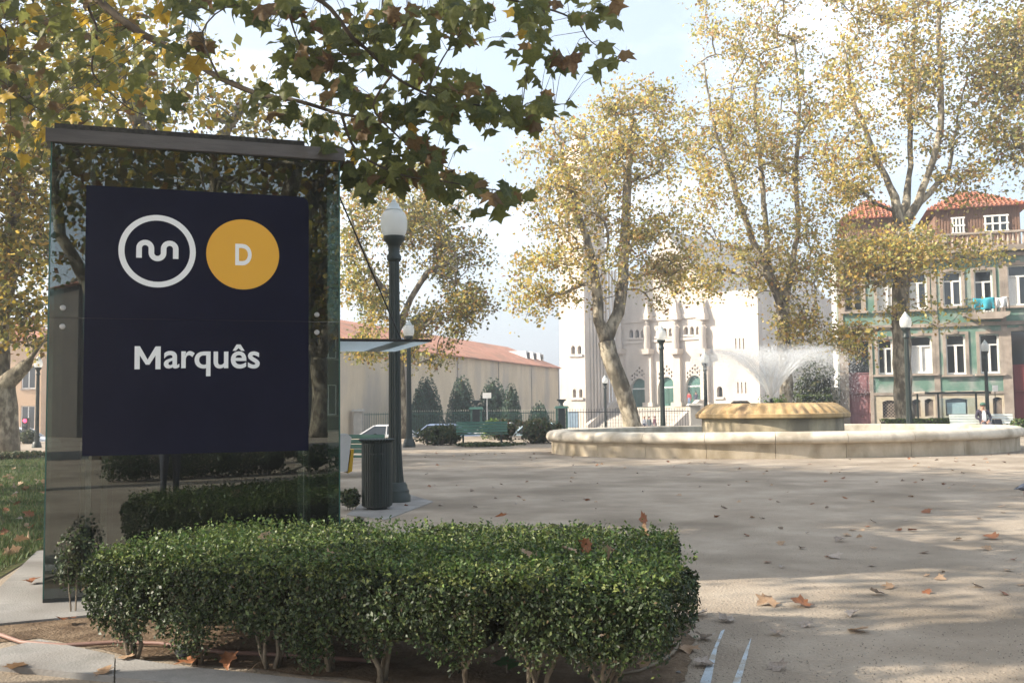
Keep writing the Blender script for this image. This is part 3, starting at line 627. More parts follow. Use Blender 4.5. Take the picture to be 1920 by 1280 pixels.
shrub('box_sprig', 'thin straggly box sprig at the lower left corner of the lift', (*G(140, 1150)[:2], 0), [((0.0, 0, 0.45), (0.15, 0.13, 0.22)), ((-0.05, 0.02, 0.32), (0.12, 0.1, 0.16))], 900, 0.026, BOX, 31, stems=3, mat_=M_hleaf, shell=0.9)

# ================================================================== FOUNTAIN
FC = Vector((8.35, 31.1, 0)); FA_, FB_ = 7.15, 4.75
fount = thing('fountain', 'wide low oval stone fountain with ochre ribbed centre in the middle of the square', 'fountain', FC)
def ell(a, b, t): return (a * math.cos(t), b * math.sin(t))
NST = 24
def ring_piece(prof, t0, t1, seg, gap):
    m_ = MB(); vv = []; ff = []; K = len(prof)
    for i in range(seg + 1):
        t = t0 + gap + (t1 - t0 - 2 * gap) * i / seg
        for off, z in prof: vv.append((*ell(FA_ + off, FB_ + off, t), z))
    for i in range(seg):
        for k_ in range(K):
            j = (k_ + 1) % K; ff.append((i * K + k_, (i + 1) * K + k_, (i + 1) * K + j, i * K + j))
    ff += [tuple(range(K)), tuple(range((seg + 1) * K - 1, seg * K - 1, -1))]
    return m_.add(vv, ff)
wprof = [(0.0, -0.02), (0.0, 0.40), (-0.30, 0.40), (-0.30, -0.02)]
cprof = [(-0.46, 0.40), (0.06, 0.40), (0.14, 0.43), (0.17, 0.50), (0.155, 0.58), (0.11, 0.65), (0.04, 0.69), (-0.05, 0.705), (-0.40, 0.705), (-0.46, 0.68)]
for i in range(NST):
    t0 = 2 * math.pi * i / NST + 0.07
    smooth_angle(ring_piece(wprof, t0, t0 + 2 * math.pi / NST, 6, 0.0009).build('wall_stone', M_stone, fount), 30)
    smooth_angle(ring_piece(cprof, t0, t0 + 2 * math.pi / NST, 6, 0.0009).build('coping_stone', M_cope, fount), 50)
M_water = mat('basin_water', (0.05, 0.07, 0.065), None, 0.06, bump=0.25, bscale=6, spec=0.5)
m = MB(); m.add([(*ell(FA_ - 0.31, FB_ - 0.31, 2 * math.pi * i / 64), 0.46) for i in range(64)], [tuple(range(64))]); m.build('water', M_water, fount)
m = MB(); m.add([(*ell(FA_ - 0.3, FB_ - 0.3, 2 * math.pi * i / 64), 0.46 if False else 0.30) for i in range(64)], [tuple(range(64))]); m.build('basin_floor', M_stone, fount)
pc_ = (-0.22, 0.0, 0.0)
smooth_angle(MB().lathe([(2.16, 0.3), (2.16, 1.0)], 64, pc_).build('pedestal_drum', M_drum, fount), 40)
smooth_angle(MB().lathe([(2.16, 1.0), (2.33, 1.02), (2.36, 1.05), (2.36, 1.15), (2.34, 1.17), (2.2, 1.175)], 64, pc_).build('pedestal_lip', M_ochre, fount), 35)
NR = 44
fl = lambda i, k: (1 + (0.022 if i % 4 in (0, 1) else -0.012)) if k < 4 else 1
m = MB(); m.lathe([(2.27, 1.172), (2.22, 1.24), (2.08, 1.35), (1.93, 1.45), (1.87, 1.475), (1.80, 1.48), (1.6, 1.46)], NR * 4, pc_, flute=fl); smooth_angle(m.build('ribbed_top', M_ochre, fount), 50)
MB().lathe([(0.09, 1.44), (0.09, 1.50), (0.05, 1.53), (0.05, 1.60), (0.03, 1.62)], 12, pc_).build('nozzle', M_black, fount)
MB().lathe([(0.28, 1.44), (0.30, 1.50), (0.22, 1.56), (0.0, 1.565)], 16, (pc_[0] - 0.9, 0.3, 0)).build('lamp_housing', M_black, fount)
# spray
M_spray = bpy.data.materials.new('spray'); M_spray.use_nodes = True
_n = M_spray.node_tree.nodes; _l = M_spray.node_tree.links; _d = _n['Principled BSDF']; _d.inputs['Base Color'].default_value = (0.85, 0.88, 0.9, 1); _d.inputs['Roughness'].default_value = 0.3
_t = _n.new('ShaderNodeBsdfTransparent'); _x = _n.new('ShaderNodeMixShader'); _x.inputs[0].default_value = 0.5; _l.new(_t.outputs[0], _x.inputs[1]); _l.new(_d.outputs[0], _x.inputs[2]); _l.new(_x.outputs[0], _n['Material Output'].inputs['Surface'])
m = MB(); drops = []
for i in range(190):
    a = rnd.uniform(0, 6.283); hh = rnd.uniform(1.30, 1.58); rr = rnd.uniform(1.2, 1.85) if rnd.random() < .75 else rnd.uniform(.4, 1.4); T_ = rnd.uniform(0.55, 0.9)
    f_ = lambda t: (pc_[0] + math.cos(a) * rr * t, math.sin(a) * rr * t, 1.60 + hh * (2 * t - t * t))
    ts = [T_ * (.45 if i % 3 else .8) * j / 7 for j in range(8)]
    m.tube([f_(t) for t in ts], [0.005 + 0.004 * t for t in ts], 3, cap=False)
    for j in range(170):
        t = rnd.uniform(0.25, 1.55) if rnd.random() < 0.8 else rnd.uniform(1.2, 2.0); x, y, z = f_(t); g = 0.075 * t + 0.01
        drops.append((x + rnd.gauss(0, g), y + rnd.gauss(0, g), z + rnd.gauss(0, g)))
sp = m.build('water_jets', M_spray, fount, kind='stuff')
dp = np.array([d for d in drops if d[2] > 0.6]); nd = len(dp)
tet = np.array([(1, 1, 1), (-1, -1, 1), (-1, 1, -1), (1, -1, -1)]) * 0.0055
Vd = (dp[:, None] + tet[None] * rng.uniform(0.5, 1.5, (nd, 1, 1))).reshape(-1, 3); Fd = (np.array([(0, 1, 2), (0, 3, 1), (0, 2, 3), (1, 3, 2)])[None] + (np.arange(nd) * 4)[:, None, None]).reshape(-1, 3)
MV = bpy.data.materials.new('mist'); MV.use_nodes = True; _n = MV.node_tree.nodes; _n.clear(); _o = _n.new('ShaderNodeOutputMaterial'); _v = _n.new('ShaderNodeVolumePrincipled'); _v.inputs['Color'].default_value = (.97, .98, 1, 1); _v.inputs['Density'].default_value = 0.5; _v.inputs['Anisotropy'].default_value = 0.3; MV.node_tree.links.new(_v.outputs[0], _o.inputs['Volume'])
_pf = [(0.02, 1.58)] + [(1.8 * t, 1.60 + 1.50 * (2 * t - t * t)) for t in (.1, .25, .4, .55, .7, .85, 1.0, 1.1)] + [(1.9, 3.22), (1.4, 3.16), (.8, 2.95), (.35, 2.6), (.02, 2.3)]
MB().lathe(_pf, 32, pc_).build('spray_mist', MV, fount, True, kind='stuff')
np_mesh('water_drops', Vd, Fd, M_spray, None, fount, kind='stuff')

# ================================================================== LAMP POSTS
M_globe = bpy.data.materials.new('milky_globe'); M_globe.use_nodes = True
_n = M_globe.node_tree.nodes; _l = M_globe.node_tree.links; _d = _n['Principled BSDF']; _d.inputs['Base Color'].default_value = (0.78, 0.80, 0.78, 1); _d.inputs['Roughness'].default_value = 0.18
_t = _n.new('ShaderNodeBsdfTransparent'); _tr = _n.new('ShaderNodeBsdfTranslucent'); _tr.inputs[0].default_value = (0.85, 0.86, 0.84, 1)
_x = _n.new('ShaderNodeMixShader'); _x.inputs[0].default_value = 0.45; _l.new(_d.outputs[0], _x.inputs[1]); _l.new(_tr.outputs[0], _x.inputs[2])
_y = _n.new('ShaderNodeMixShader'); _y.inputs[0].default_value = 0.30; _l.new(_x.outputs[0], _y.inputs[1]); _l.new(_t.outputs[0], _y.inputs[2]); _l.new(_y.outputs[0], _n['Material Output'].inputs['Surface'])
def make_lamp(label, loc, mt=M_iron):
    r_ = thing('street_lamp', label, 'street lamp', loc, 0, 'globe lamps around the square')
    smooth_angle(MB().lathe([(0.235, 0), (0.235, 0.10), (0.215, 0.13), (0.215, 0.18), (0.19, 0.21), (0.185, 0.26), (0.16, 0.30)], 16).build('base', mt, r_), 35)
    fl_ = lambda i, k: 1.0 if i % 2 else 0.90
    smooth_angle(MB().lathe([(0.135, 0.30), (0.118, 0.50), (0.104, 0.75), (0.097, 1.0), (0.088, 2.4), (0.078, 3.70)], 32, flute=fl_).build('column', mt, r_), 25)
    smooth_angle(MB().lathe([(0.09, 3.68), (0.112, 3.71), (0.112, 3.76), (0.088, 3.80), (0.088, 3.90), (0.11, 3.95), (0.155, 4.0), (0.165, 4.04), (0.165, 4.07)], 24).build('collar', mt, r_), 35)
    g = MB().lathe([(0.155, 4.07), (0.185, 4.12), (0.205, 4.20), (0.208, 4.30), (0.195, 4.38), (0.165, 4.44), (0.13, 4.47)], 28).build('globe', M_globe, r_, smooth=True)
    smooth_angle(MB().lathe([(0.135, 4.465), (0.14, 4.48), (0.12, 4.50), (0.085, 4.54), (0.075, 4.58), (0.04, 4.60), (0.03, 4.64), (0.0, 4.66)], 24).build('finial', mat('finial_paint' , (0.42, 0.46, 0.46), None, 0.4), r_), 35)
    return r_
lamp = make_lamp('dark green globe lamp post standing just behind the litter bin', (*G(741, 941)[:2], 0.0)); lamp.scale = (1.04,) * 3
def lampdup(px, ytop, Y, label, z0=None):
    z0 = ZT(Y) if z0 is None else z0; q_ = P(px, ytop, Y); s_ = (q_.z - z0) / 4.66
    return dup(lamp, (q_.x, q_.y, z0), 0.4, label, s_)
lampdup(766, 600, 37.0, 'second green globe lamp post, thinner and further back, beside the round bush')
lampdup(72, 667, 41.0, 'globe lamp post at the left picture edge beside the leaning plane trunk')
lampdup(1239, 610, 39.5, 'globe lamp post behind the fountain in front of the church doors')
lampdup(1321, 658, 52.0, 'globe lamp post just left of the fountain pedestal against the church buttress')
lampdup(1134, 703, 70.0, 'slim distant globe lamp post left of the mottled leaning plane trunk')
lampdup(1697, 584, 37.8, 'tall green globe lamp post right against the thick plane trunk by the green house')
lampdup(1846, 637, 47.0, 'globe lamp post behind the seated man in the cap')
sheet('lamp_footing', gp((650, 966), (722, 975), (812, 941), (760, 925), (690, 935)), 0.012, M_conc, 0.012, label='pale concrete slab under the lamp post and the bin')

# ================================================================== LITTER BIN
bp_ = G(707, 955); bin_ = thing('litter_bin', 'black slatted litter bin beside the lamp post', 'litter bin', (bp_.x, bp_.y, 0.012))
sl_me = MB().bb((-0.0125, -0.008, 0.05), (0.0125, 0.008, 0.96)).build('slat', M_iron, bin_); sl0 = sl_me
NSL = 36
for i in range(NSL):
    o = sl0 if i == 0 else sl0.copy()
    if i: COL.objects.link(o)
    t = 2 * math.pi * i / NSL; o.location = (0.215 * math.cos(t), 0.215 * math.sin(t), 0); o.rotation_euler = (0, 0, t + math.pi / 2)
for z_ in (0.06, 0.50, 0.90): MB().lathe([(0.200, z_), (0.206, z_ + 0.005), (0.206, z_ + 0.035), (0.200, z_ + 0.04)], 32).build('hoop', M_iron, bin_)
MB().lathe([(0.195, 0.03), (0.195, 0.80)], 24, cap=True).build('liner', M_black, bin_)
MB().lathe([(0.14, 0.0), (0.16, 0.03), (0.20, 0.05)], 24).build('base', M_iron, bin_)
fl_ = lambda i, k: 1.0 if (i % 2 or k < 2) else 0.93
MB().lathe([(0.205, 0.94), (0.22, 0.97), (0.262, 1.0), (0.272, 1.015), (0.255, 1.025), (0.18, 1.0), (0.16, 0.9)], 72, flute=fl_, cap=False).build('rim', M_iron, bin_)

# ================================================================== BENCHES
def make_bench(label, loc, rz, wdt, mt, leg, name='park_bench'):
    r_ = thing(name, label, 'bench', loc, rz, 'slatted park benches')
    for k in range(4): MB().bb((-wdt / 2, 0.02 + k * 0.105, 0.42), (wdt / 2, 0.10 + k * 0.105, 0.455)).build('seat_slat', mt, r_)
    for k in range(4):
        z_ = 0.50 + k * 0.105; y_ = 0.43 + k * 0.032
        m_ = MB(); m_.box((0, 0, 0), (wdt, 0.03, 0.088)); o_ = m_.build('back_slat', mt, r_); o_.location = (0, y_, z_ + 0.04); o_.rotation_euler = (-0.3, 0, 0)
    for s_ in (-1, 1):
        x_ = s_ * (wdt / 2 - 0.25)
        MB().slab([(0.03, 0), (0.09, 0), (0.10, 0.40), (0.40, 0.40), (0.42, 0.0), (0.48, 0.0), (0.47, 0.42), (0.60, 0.92), (0.55, 0.92), (0.42, 0.46), (0.03, 0.42)], -0.025, 0.025).build('leg', leg, r_, loc=(x_, 0, 0), rz=math.pi / 2)
    return r_
for o in ():
    pass
b1 = G(905, 836); make_bench('dark green slatted bench between two bushes in front of the railings', (b1.x, b1.y + 0.2, 0), 0.10, 1.95, M_bench, M_iron)
b2 = P(640, 870, 21.5); make_bench('green slatted bench partly hidden between the lift and the litter bin', (b2.x - 0.15, 21.5, 0), math.radians(-18), 1.9, M_bench, M_iron)
b3 = P(1848, 790, 41.0); make_bench('pale slatted bench behind the fountain with a man in a cap on it', (b3.x, 41.0, 0), math.radians(-6), 2.55, M_benchw, M_iron)
# ================================================================== BUSHES AND RAILINGS BEHIND THE PLAZA
def pb(px, py, Y, rx, rz, ry=None, w_=1.0):
    c = P(px, py, Y); k = Y / F; return ((c.x, c.y, c.z), (rx * k, ry if ry else rx * k, rz * k), w_)
def bush(label, px, ybase, Y, w_px, h_px, n_, seed, pal=BUSH, ls=0.09, lobes=5, z0=None):
    z0 = ZT(Y) if z0 is None else z0; q_ = P(px, ybase, Y); k = Y / F; W = w_px * k / 2; H = (P(px, ybase - h_px, Y).z - z0); rg_ = random.Random(seed); bl = []
    for i in range(lobes): bl.append(((rg_.uniform(-.55, .55) * W, rg_.uniform(-.4, .4) * W * 0.6, H * rg_.uniform(0.38, 0.58)), (W * rg_.uniform(.45, .62), W * rg_.uniform(.4, .55), H * rg_.uniform(.38, .46))))
    return shrub('bush', label, (q_.x, Y, z0), bl, n_, ls, pal, seed, 'bushes along the plaza edge')
bush('round olive bush left of the dark green bench', 820, 838, 38.5, 110, 46, 5200, 41)
bush('large dark reddish bush right of the dark green bench', 990, 832, 39.5, 140, 52, 7500, 42, BUSH + [((0.10, 0.06, 0.035), 2)])
bush('low shrub at the foot of the second lamp post', 735, 838, 36.5, 60, 22, 1800, 43)
bush('small light green bush behind the bench', 925, 800, 44.0, 60, 20, 1500, 44, LIME)
bush('low green ground cover under the bench front', 930, 838, 36.8, 150, 10, 2400, 45)
bush('dark leafy shrub beside the traffic light at the left edge', 45, 845, 46.0, 60, 40, 2600, 46)
bush('low shrub under the leaning plane tree at the left edge', 40, 868, 31.0, 150, 24, 3800, 47, BUSH + [((0.2, .12, .07), 1)], 0.07)
bush('small tufted plant between the lift and the litter bin', 655, 945, 14.6, 50, 32, 900, 48, LIME[2:] + BUSH, 0.045, 3)
bush('tiny tufted plant hidden at the foot of the litter bin', 660, 985, 11.5, 60, 24, 700, 49, LIME[2:] + BUSH, 0.04, 3)
bush('bushy green mass right of the fountain end', 1925, 830, 40.0, 70, 48, 3000, 50, LIME + BUSH)
bush('leafy undergrowth behind the spray left of the green house', 1530, 790, 60.0, 90, 120, 4500, 51, BUSH, 0.14)
bush('bright green bush right behind the water jet', 1445, 790, 46.0, 70, 52, 2400, 52, LIME, 0.1)
def low_hedge(label, pxa, pxb, Y, ytop, dep, n_, seed, pal):
    a = P(pxa, ytop, Y); b = P(pxb, ytop, Y); z0 = ZT(Y); rg_ = np.random.default_rng(seed); r_ = thing('low_hedge', label, 'hedge', (a.x, Y, z0)); W = b.x - a.x; H = a.z - z0
    fc = rg_.choice(2, n_, p=[.5, .5]); x = rg_.uniform(0, W, n_); y = np.where(fc == 0, rg_.exponential(.05, n_), rg_.uniform(0, dep, n_)); z = np.where(fc == 0, rg_.uniform(.05, H, n_), H - rg_.exponential(.04, n_))
    p = np.stack([x, y, z], 1); p += 0.04 * vnoise(p, seed, 3)[:, None]
    leaves('foliage', p, np.where(fc[:, None] == 0, [[0, -1, .3]], [[0, 0, 1.]]) + rg_.normal(0, .7, (n_, 3)), 0.07 * np.exp(rg_.normal(0, .2, n_)), palette(pal, n_, rg_), M_bleaf, r_, KITE, seed, kind='stuff')
    MB().bb((0.08, 0.1, 0.0), (W - 0.08, dep - 0.05, H - 0.12)).build('shade_core', M_core, r_); return r_  # dark filler block, painted shade behind the leaves
low_hedge('low clipped hedge behind the fountain in front of the bus shelter', 1660, 1795, 43.5, 786, 0.8, 5000, 61, LIME + BUSH)
low_hedge('clipped bright hedge left of the green house', 1500, 1562, 56.0, 741, 1.0, 5000, 62, LIME + BUSH)

def cone_tree(label, px, ytop, hw_px, Y, n_, seed, pal=CONIF, sharp=1.0):
    rg_ = np.random.default_rng(seed); q_ = P(px, ytop, Y); z0 = ZT(Y); H = q_.z - z0; R = hw_px * Y / F; r_ = thing('conical_tree', label, 'conifer', (q_.x, Y, z0), 0, 'clipped conifers behind the railings')
    u = rg_.uniform(0, 1, n_); z = H * (1 - np.sqrt(u) * 0.98); a = rg_.uniform(0, 6.283, n_); t = np.clip(1 - z / H, 0, 1)
    rr = R * 1.12 * t ** (0.42 * sharp) * (1 - 0.3 * rg_.uniform(0, 1, n_) ** 2); p = np.stack([rr * np.cos(a), rr * np.sin(a), z], 1); p *= (1 + 0.06 * vnoise(p, seed, 2.5))[:, None] * np.array([1, 1, 0.15]) + np.array([0, 0, 0.85])
    leaves('foliage', p, np.stack([np.cos(a), np.sin(a), .4 + 0 * a], 1) + rg_.normal(0, .7, (n_, 3)), 0.13 * np.exp(rg_.normal(0, .25, n_)), palette(pal, n_, rg_), M_bleaf, r_, KITE, seed)
    MB().tube([(0, 0, -0.1), (0, 0, H * .5), (0, 0, H * .92)], [.12, .08, .02], 6).build('trunk', M_bark, r_)
    m_ = MB().lathe([(R * .7, H * .06), (R * .62, H * .4), (R * .4, H * .75), (0.02, H * .93)], 10).build('shade_core', M_core, r_)  # dark filler cone in place of the shade within the foliage
    return r_
for px, yt, hw, Y, s_, lb in ((655, 690, 34, 66, 71, 'broad dark conifer beside the lift'), (712, 708, 26, 70, 72, 'dark conifer partly behind the near lamp post'), (800, 703, 33, 67, 73, 'clipped cone conifer right of the second lamp post'), (786, 725, 20, 65.6, 78, 'small pale conifer leaning on a taller cone'), (866, 702, 32, 67.5, 74, 'narrow clipped cone conifer left of the urn pillar'), (924, 706, 35, 68, 75, 'round topped clipped conifer right of the urn pillar'), (958, 717, 22, 66.5, 76, 'slim feathery conifer rightmost of the cones'), (1010, 752, 24, 68, 77, 'low conifer below the beige wall')):
    cone_tree(lb, px, yt, hw, Y, 5200 if hw > 25 else 3200, s_)

def pillar(label, px, ytop, Y, w_, urn):
    q_ = P(px, ytop, Y); z0 = ZT(Y); H = q_.z - z0; r_ = thing('gate_pillar', label, 'pillar', (q_.x, Y, z0), 0, 'railing pillars'); mt = M_iron2 if urn else M_pave
    MB().bb((-w_ / 2, -w_ / 2, 0), (w_ / 2, w_ / 2, 0.25)).build('plinth', mt, r_)
    if urn:
        for x_ in (-1, 1):
            for y_ in (-1, 1): MB().bb((x_ * w_ * .42 - .05, y_ * w_ * .42 - .05, .25), (x_ * w_ * .42 + .05, y_ * w_ * .42 + .05, H - .1)).build('post', mt, r_)
        m_ = MB()
        for k in range(6): m_.bb((-w_ * .36, -w_ * .46, .45 + k * .27), (w_ * .36, -w_ * .42, .51 + k * .27)); m_.bb((-.02, -w_ * .46, .25), (.02, -w_ * .42, H - .1))
        m_.bb((-w_ * .3, -w_ * .3, .25), (w_ * .3, w_ * .3, H - .1)); m_.build('panel', M_iron, r_)
    else: MB().bb((-w_ * .43, -w_ * .43, .25), (w_ * .43, w_ * .43, H - .1)).build('shaft', mt, r_)
    c_ = MB().box((0, 0, H - .03), (w_ * 1.25, w_ * 1.25, .14), taper=.8).build('cap', mt, r_)
    if urn: smooth_angle(MB().lathe([(.16, H + .04), (.09, H + .12), (.10, H + .2), (.17, H + .3), (.30, H + .42), (.33, H + .45), (.28, H + .47), (.1, H + .45)], 16).build('urn', M_iron, r_), 40)
    return r_
YF = 63.0
pillar('stone railing pillar beside the lift', 672, 768, YF, .62, False)
pillar('green iron pillar with an urn behind the bench', 893, 764, YF, .75, True)
pillar('green iron gate pillar with an urn left of the church tower', 1053, 762, YF, .75, True)
pillar('green iron gate pillar right of the church steps', 1302, 757, YF, .75, False)
def railing(label, pxa, pxb, ytop, mt, tip, step=.145):
    a = P(pxa, ytop, YF); b = P(pxb, ytop, YF); z0 = ZT(YF); H = a.z - z0; W = b.x - a.x; r_ = thing('railing', label, 'railing', (a.x, YF, z0), 0, 'iron railings of the church grounds')
    MB().bb((0, -.12, 0), (W, .12, .28)).build('wall_base', M_pave, r_)
    for z_ in (.40, H - .22): MB().bb((0, -.02, z_), (W, .02, z_ + .045)).build('rail', mt, r_)
    m_ = MB(); t_ = MB(); n_ = int(W / step)
    for i in range(n_):
        x_ = (i + .5) * W / n_; m_.bb((x_ - .012, -.035, .28), (x_ + .012, -.022, H - .06)); t_.add([(x_ - .025, -.03, H - .06), (x_ + .025, -.03, H - .06), (x_, -.03, H + .05), (x_, -.06, H - .03), (x_, 0.0, H - .03)], [(0, 1, 3), (1, 2, 3), (2, 0, 3), (0, 4, 1), (1, 4, 2), (2, 4, 0)])
    m_.build('pickets', mt, r_, kind='stuff'); t_.build('spear_tips', tip, r_, kind='stuff'); return r_
M_tip = mat('tip_gilt', (0.50, 0.47, 0.38), None, 0.5)
railing('railing with pale spear tips between the stone pillar and the first urn', 682, 880, 771, M_iron2, M_tip)
railing('railing with spear tips between the two urn pillars', 906, 1040, 769, M_iron2, M_tip)
railing('dark railing in front of the church steps', 1066, 1292, 767, M_black, M_black, .17)

# ================================================================== CARS
def make_car(label, loc, rz, c, name='parked_car', taxi=False):
    r_ = thing(name, label, 'car', loc, rz, 'cars parked along the street'); pm = mat('car_paint', c, None, 0.3, spec=0.5, coat=0.6)
    st = [(-2.05, .42, .66, .70), (-1.98, .30, .80, .80), (-1.5, .22, .90, .85), (-.7, .20, .94, .86), (.6, .20, .93, .86), (1.3, .22, .86, .85), (1.85, .28, .74, .80), (2.05, .40, .60, .66)]
    m_ = MB(); vv = []; ff = []
    for x, zb_, zt2, hw in st: vv += [(x, -hw * .93, zb_), (x, -hw, (zb_ + zt2) / 2), (x, -hw * .93, zt2), (x, -hw * .6, zt2 + .035), (x, hw * .6, zt2 + .035), (x, hw * .93, zt2), (x, hw, (zb_ + zt2) / 2), (x, hw * .93, zb_)]
    for i in range(len(st) - 1):
        for k in range(8): j = (k + 1) % 8; ff.append((i * 8 + k, i * 8 + j, (i + 1) * 8 + j, (i + 1) * 8 + k))
    ff += [tuple(range(7, -1, -1)), tuple(range(len(st) * 8 - 8, len(st) * 8))]
    body = smooth_angle(m_.add(vv, ff).build('body', pm, r_), 35)
    def gh(z0, z1, x0, x1, x2, x3, w0, w1): return [(x0, -w0, z0), (x3, -w0, z0), (x3, w0, z0), (x0, w0, z0), (x1, -w1, z1), (x2, -w1, z1), (x2, w1, z1), (x1, w1, z1)]
    Q = [(3, 2, 1, 0), (4, 5, 6, 7), (0, 1, 5, 4), (1, 2, 6, 5), (2, 3, 7, 6), (3, 0, 4, 7)]
    MB().add(gh(.93, 1.40, -1.85, -1.25, .30, 1.10, .76, .60), Q).build('window_glass', M_win, r_)
    rf = MB().add(gh(1.395, 1.47, -1.32, -1.15, .18, .38, .62, .54), Q).build('roof', pm, r_)
    for x0, x1 in ((-1.85, -1.25), (1.10, .30), (-.38, -.40)):
        for s_ in (-1, 1): MB().tube([(x0, s_ * .77, .92), (x1, s_ * .605, 1.42)], .035, 5).build('pillar', pm, r_)
    for x_ in (-1.28, 1.28):
        for s_ in (-1, 1):
            wm = MB().lathe([(.2, -.1), (.30, -.1), (.315, -.07), (.315, .07), (.30, .1), (.2, .1)], 20); wm.v = [(a + x_, c_ + s_ * .78, b + .315) for a, b, c_ in wm.v]; wo = wm.build('wheel', M_rubber, r_)
            wm = MB().lathe([(.02, -.11), (.19, -.105), (.2, .105), (.02, .11)], 12); wm.v = [(a + x_, c_ + s_ * .78, b + .315) for a, b, c_ in wm.v]; wm.build('rim', M_steel, wo)
    for s_ in (-1, 1):
        MB().bb((1.88, s_ * .60 - .14, .62), (2.0, s_ * .60 + .14, .73)).build('headlight', M_letter, r_); MB().bb((-2.04, s_ * .62 - .10, .68), (-1.95, s_ * .62 + .10, .80)).build('tail_light', mat('tail_red', (.3, .01, .01), None, .3), r_)
    if taxi: MB().box((-.3, 0, 1.54), (.22, .5, .13), taper=.8).build('roof_sign', M_letter, rf)
    return r_
for px, Y, c, lb, rz, tx in ((715, 55.4, (.62, .63, .64), 'white car behind the near lamp post', math.pi, False), (845, 55.6, (.16, .22, .34), 'blue grey car behind the round bush', 0, False), (1028, 55.5, (.30, .40, .45), 'pale blue taxi with roof sign left of the fountain rim', 0, True), (950, 59.2, (.5, .5, .5), 'silver car behind the large bush', 0, False), (38, 60.5, (.6, .6, .6), 'white car behind the trunk at the left edge', 0, False)):
    q_ = P(px, 800, Y); make_car(lb, (q_.x, Y, -0.945), rz, c, taxi=tx)
make_car('dark car on the street behind the photographer, mirrored in the glass', (6.6, -16.2, 0.006), 0.09, (.06, .065, .07))

# ================================================================== WAREHOUSE
wa = P(1047, 700, 110); wbq = P(850, 700, 80); wd_ = (wa - wbq); wph = math.atan2(wd_.y, wd_.x)
wo_ = wbq - wd_ * 0.62; wo_.z = ZT(80) - .2; WLn = wd_.length * 1.62
ware = thing('warehouse', 'long beige warehouse with a red tiled roof behind the conifers', 'building', wo_, wph)
WH = FP(wo_, wph, 1040, 690)[1]
for k in range(5):
    x0 = WLn * k / 5; MB().bb((x0 + .02, 0, 0), (x0 + WLn / 5 - .02, .3, WH)).build('wall_panel', M_beige, ware)
for k in range(6): MB().bb((WLn * k / 5 - .09 + (.09 if k == 0 else 0) - (.09 if k == 5 else 0), -.05, 0), (WLn * k / 5 + .09, 0.29, WH - .02)).build('drain_strip', M_gran, ware)
MB().bb((.02, .32, 0), (WLn - .02, 12, WH - .05)).build('rear_mass', M_beige, ware)
rs = 2.5
m = MB(); m.add([(-.4, -.35, WH - .02), (WLn + .1, -.35, WH - .02), (WLn + .1, 6, WH + rs), (-.4, 6, WH + rs), (-.4, 12.4, WH), (WLn + .1, 12.4, WH)], [(0, 1, 2, 3), (3, 2, 5, 4), (1, 5, 2), (0, 3, 4)]); M_red2 = mat('faded_roof_tile', (.30, .15, .105), (.42, .23, .17), .9, 1.2, 10, .2, 20, spec=.15, c3=(.26, .16, .12), s3=.5)
rf = m.build('roof', M_red2, ware)
m = MB()
for k in range(150): x_ = -.4 + (WLn + .5) * (k + .5) / 150; m.tube([(x_, -.36, WH + .02), (x_, 5.98, WH + rs + .03)], .07, 5)
m.build('tile_rolls', M_red2, rf, kind='stuff')
for k in range(3):
    s_, z_ = FP(wo_, wph, 978 + k * 13, 672, 2.5); m = MB(); m.add([(s_ - .45, 1.7, WH + .75), (s_ + .45, 1.7, WH + .75), (s_ + .45, 1.9, WH + 1.75), (s_ - .45, 1.9, WH + 1.75), (s_ - .45, 4.0, WH + 1.75), (s_ + .45, 4.0, WH + 1.75)], [(0, 1, 2, 3), (3, 2, 5, 4), (0, 3, 4), (1, 5, 2)]); so = m.build('skylight', M_wpaint, rf)
    MB().bb((s_ - .36, 1.68, WH + .85), (s_ + .36, 1.72, WH + 1.6)).build('pane', M_win, so)

# peach block far left and grey block behind the left trees
def plain_block(name, label, o, ph, W, D, H, mt, wins, roof):
    r_ = thing(name, label, 'building', o, ph); hs = [[(a, b), (c, b), (c, d), (a, d)] for a, b, c, d in wins]
    MB().wall([(0, 0), (W, 0), (W, H), (0, H)], hs, .3, 0).build('wall', mt, r_)
    MB().bb((.01, .31, 0), (W - .01, D, H - .01)).build('rear_mass', mt, r_)
    for a, b, c, d in wins:
        wn = MB().bb((a, .18, b), (c, .22, d)).build('window', M_win, r_)
        for q0, q1 in (((a, b), (a + .08, d)), ((c - .08, b), (c, d)), (((a + c) / 2 - .04, b), ((a + c) / 2 + .04, d)), ((a + .08, d - .08), (c - .08, d)), ((a + .08, b), (c - .08, b + .08))): MB().bb((q0[0], .12, q0[1]), (q1[0], .17, q1[1])).build('frame', M_wpaint, wn)
        MB().bb((a - .1, -.1, b - .12), (c + .1, .0, b)).build('sill', M_gran, wn)
    m_ = MB(); m_.add([(-.5, -.5, H), (W + .5, -.5, H), (W + .5, D + .5, H), (-.5, D + .5, H), (W * .25, D / 2, H + roof), (W * .75, D / 2, H + roof)], [(0, 1, 5, 4), (1, 2, 5), (2, 3, 4, 5), (3, 0, 4), (3, 2, 1, 0)]); m_.build('roof', M_red, r_); return r_
pbk = P(-260, 800, 92); pbk.z = ZT(92)
plain_block('peach_building', 'peach rendered building glimpsed at the left picture edge', pbk, 0.0, P(76, 800, 92).x - pbk.x, 12, 9.5, M_peach, [(2 + 3.2 * k, z_, 3.3 + 3.2 * k, z_ + 2.2) for k in range(5) for z_ in (1.2, 5.0)], 2.2)
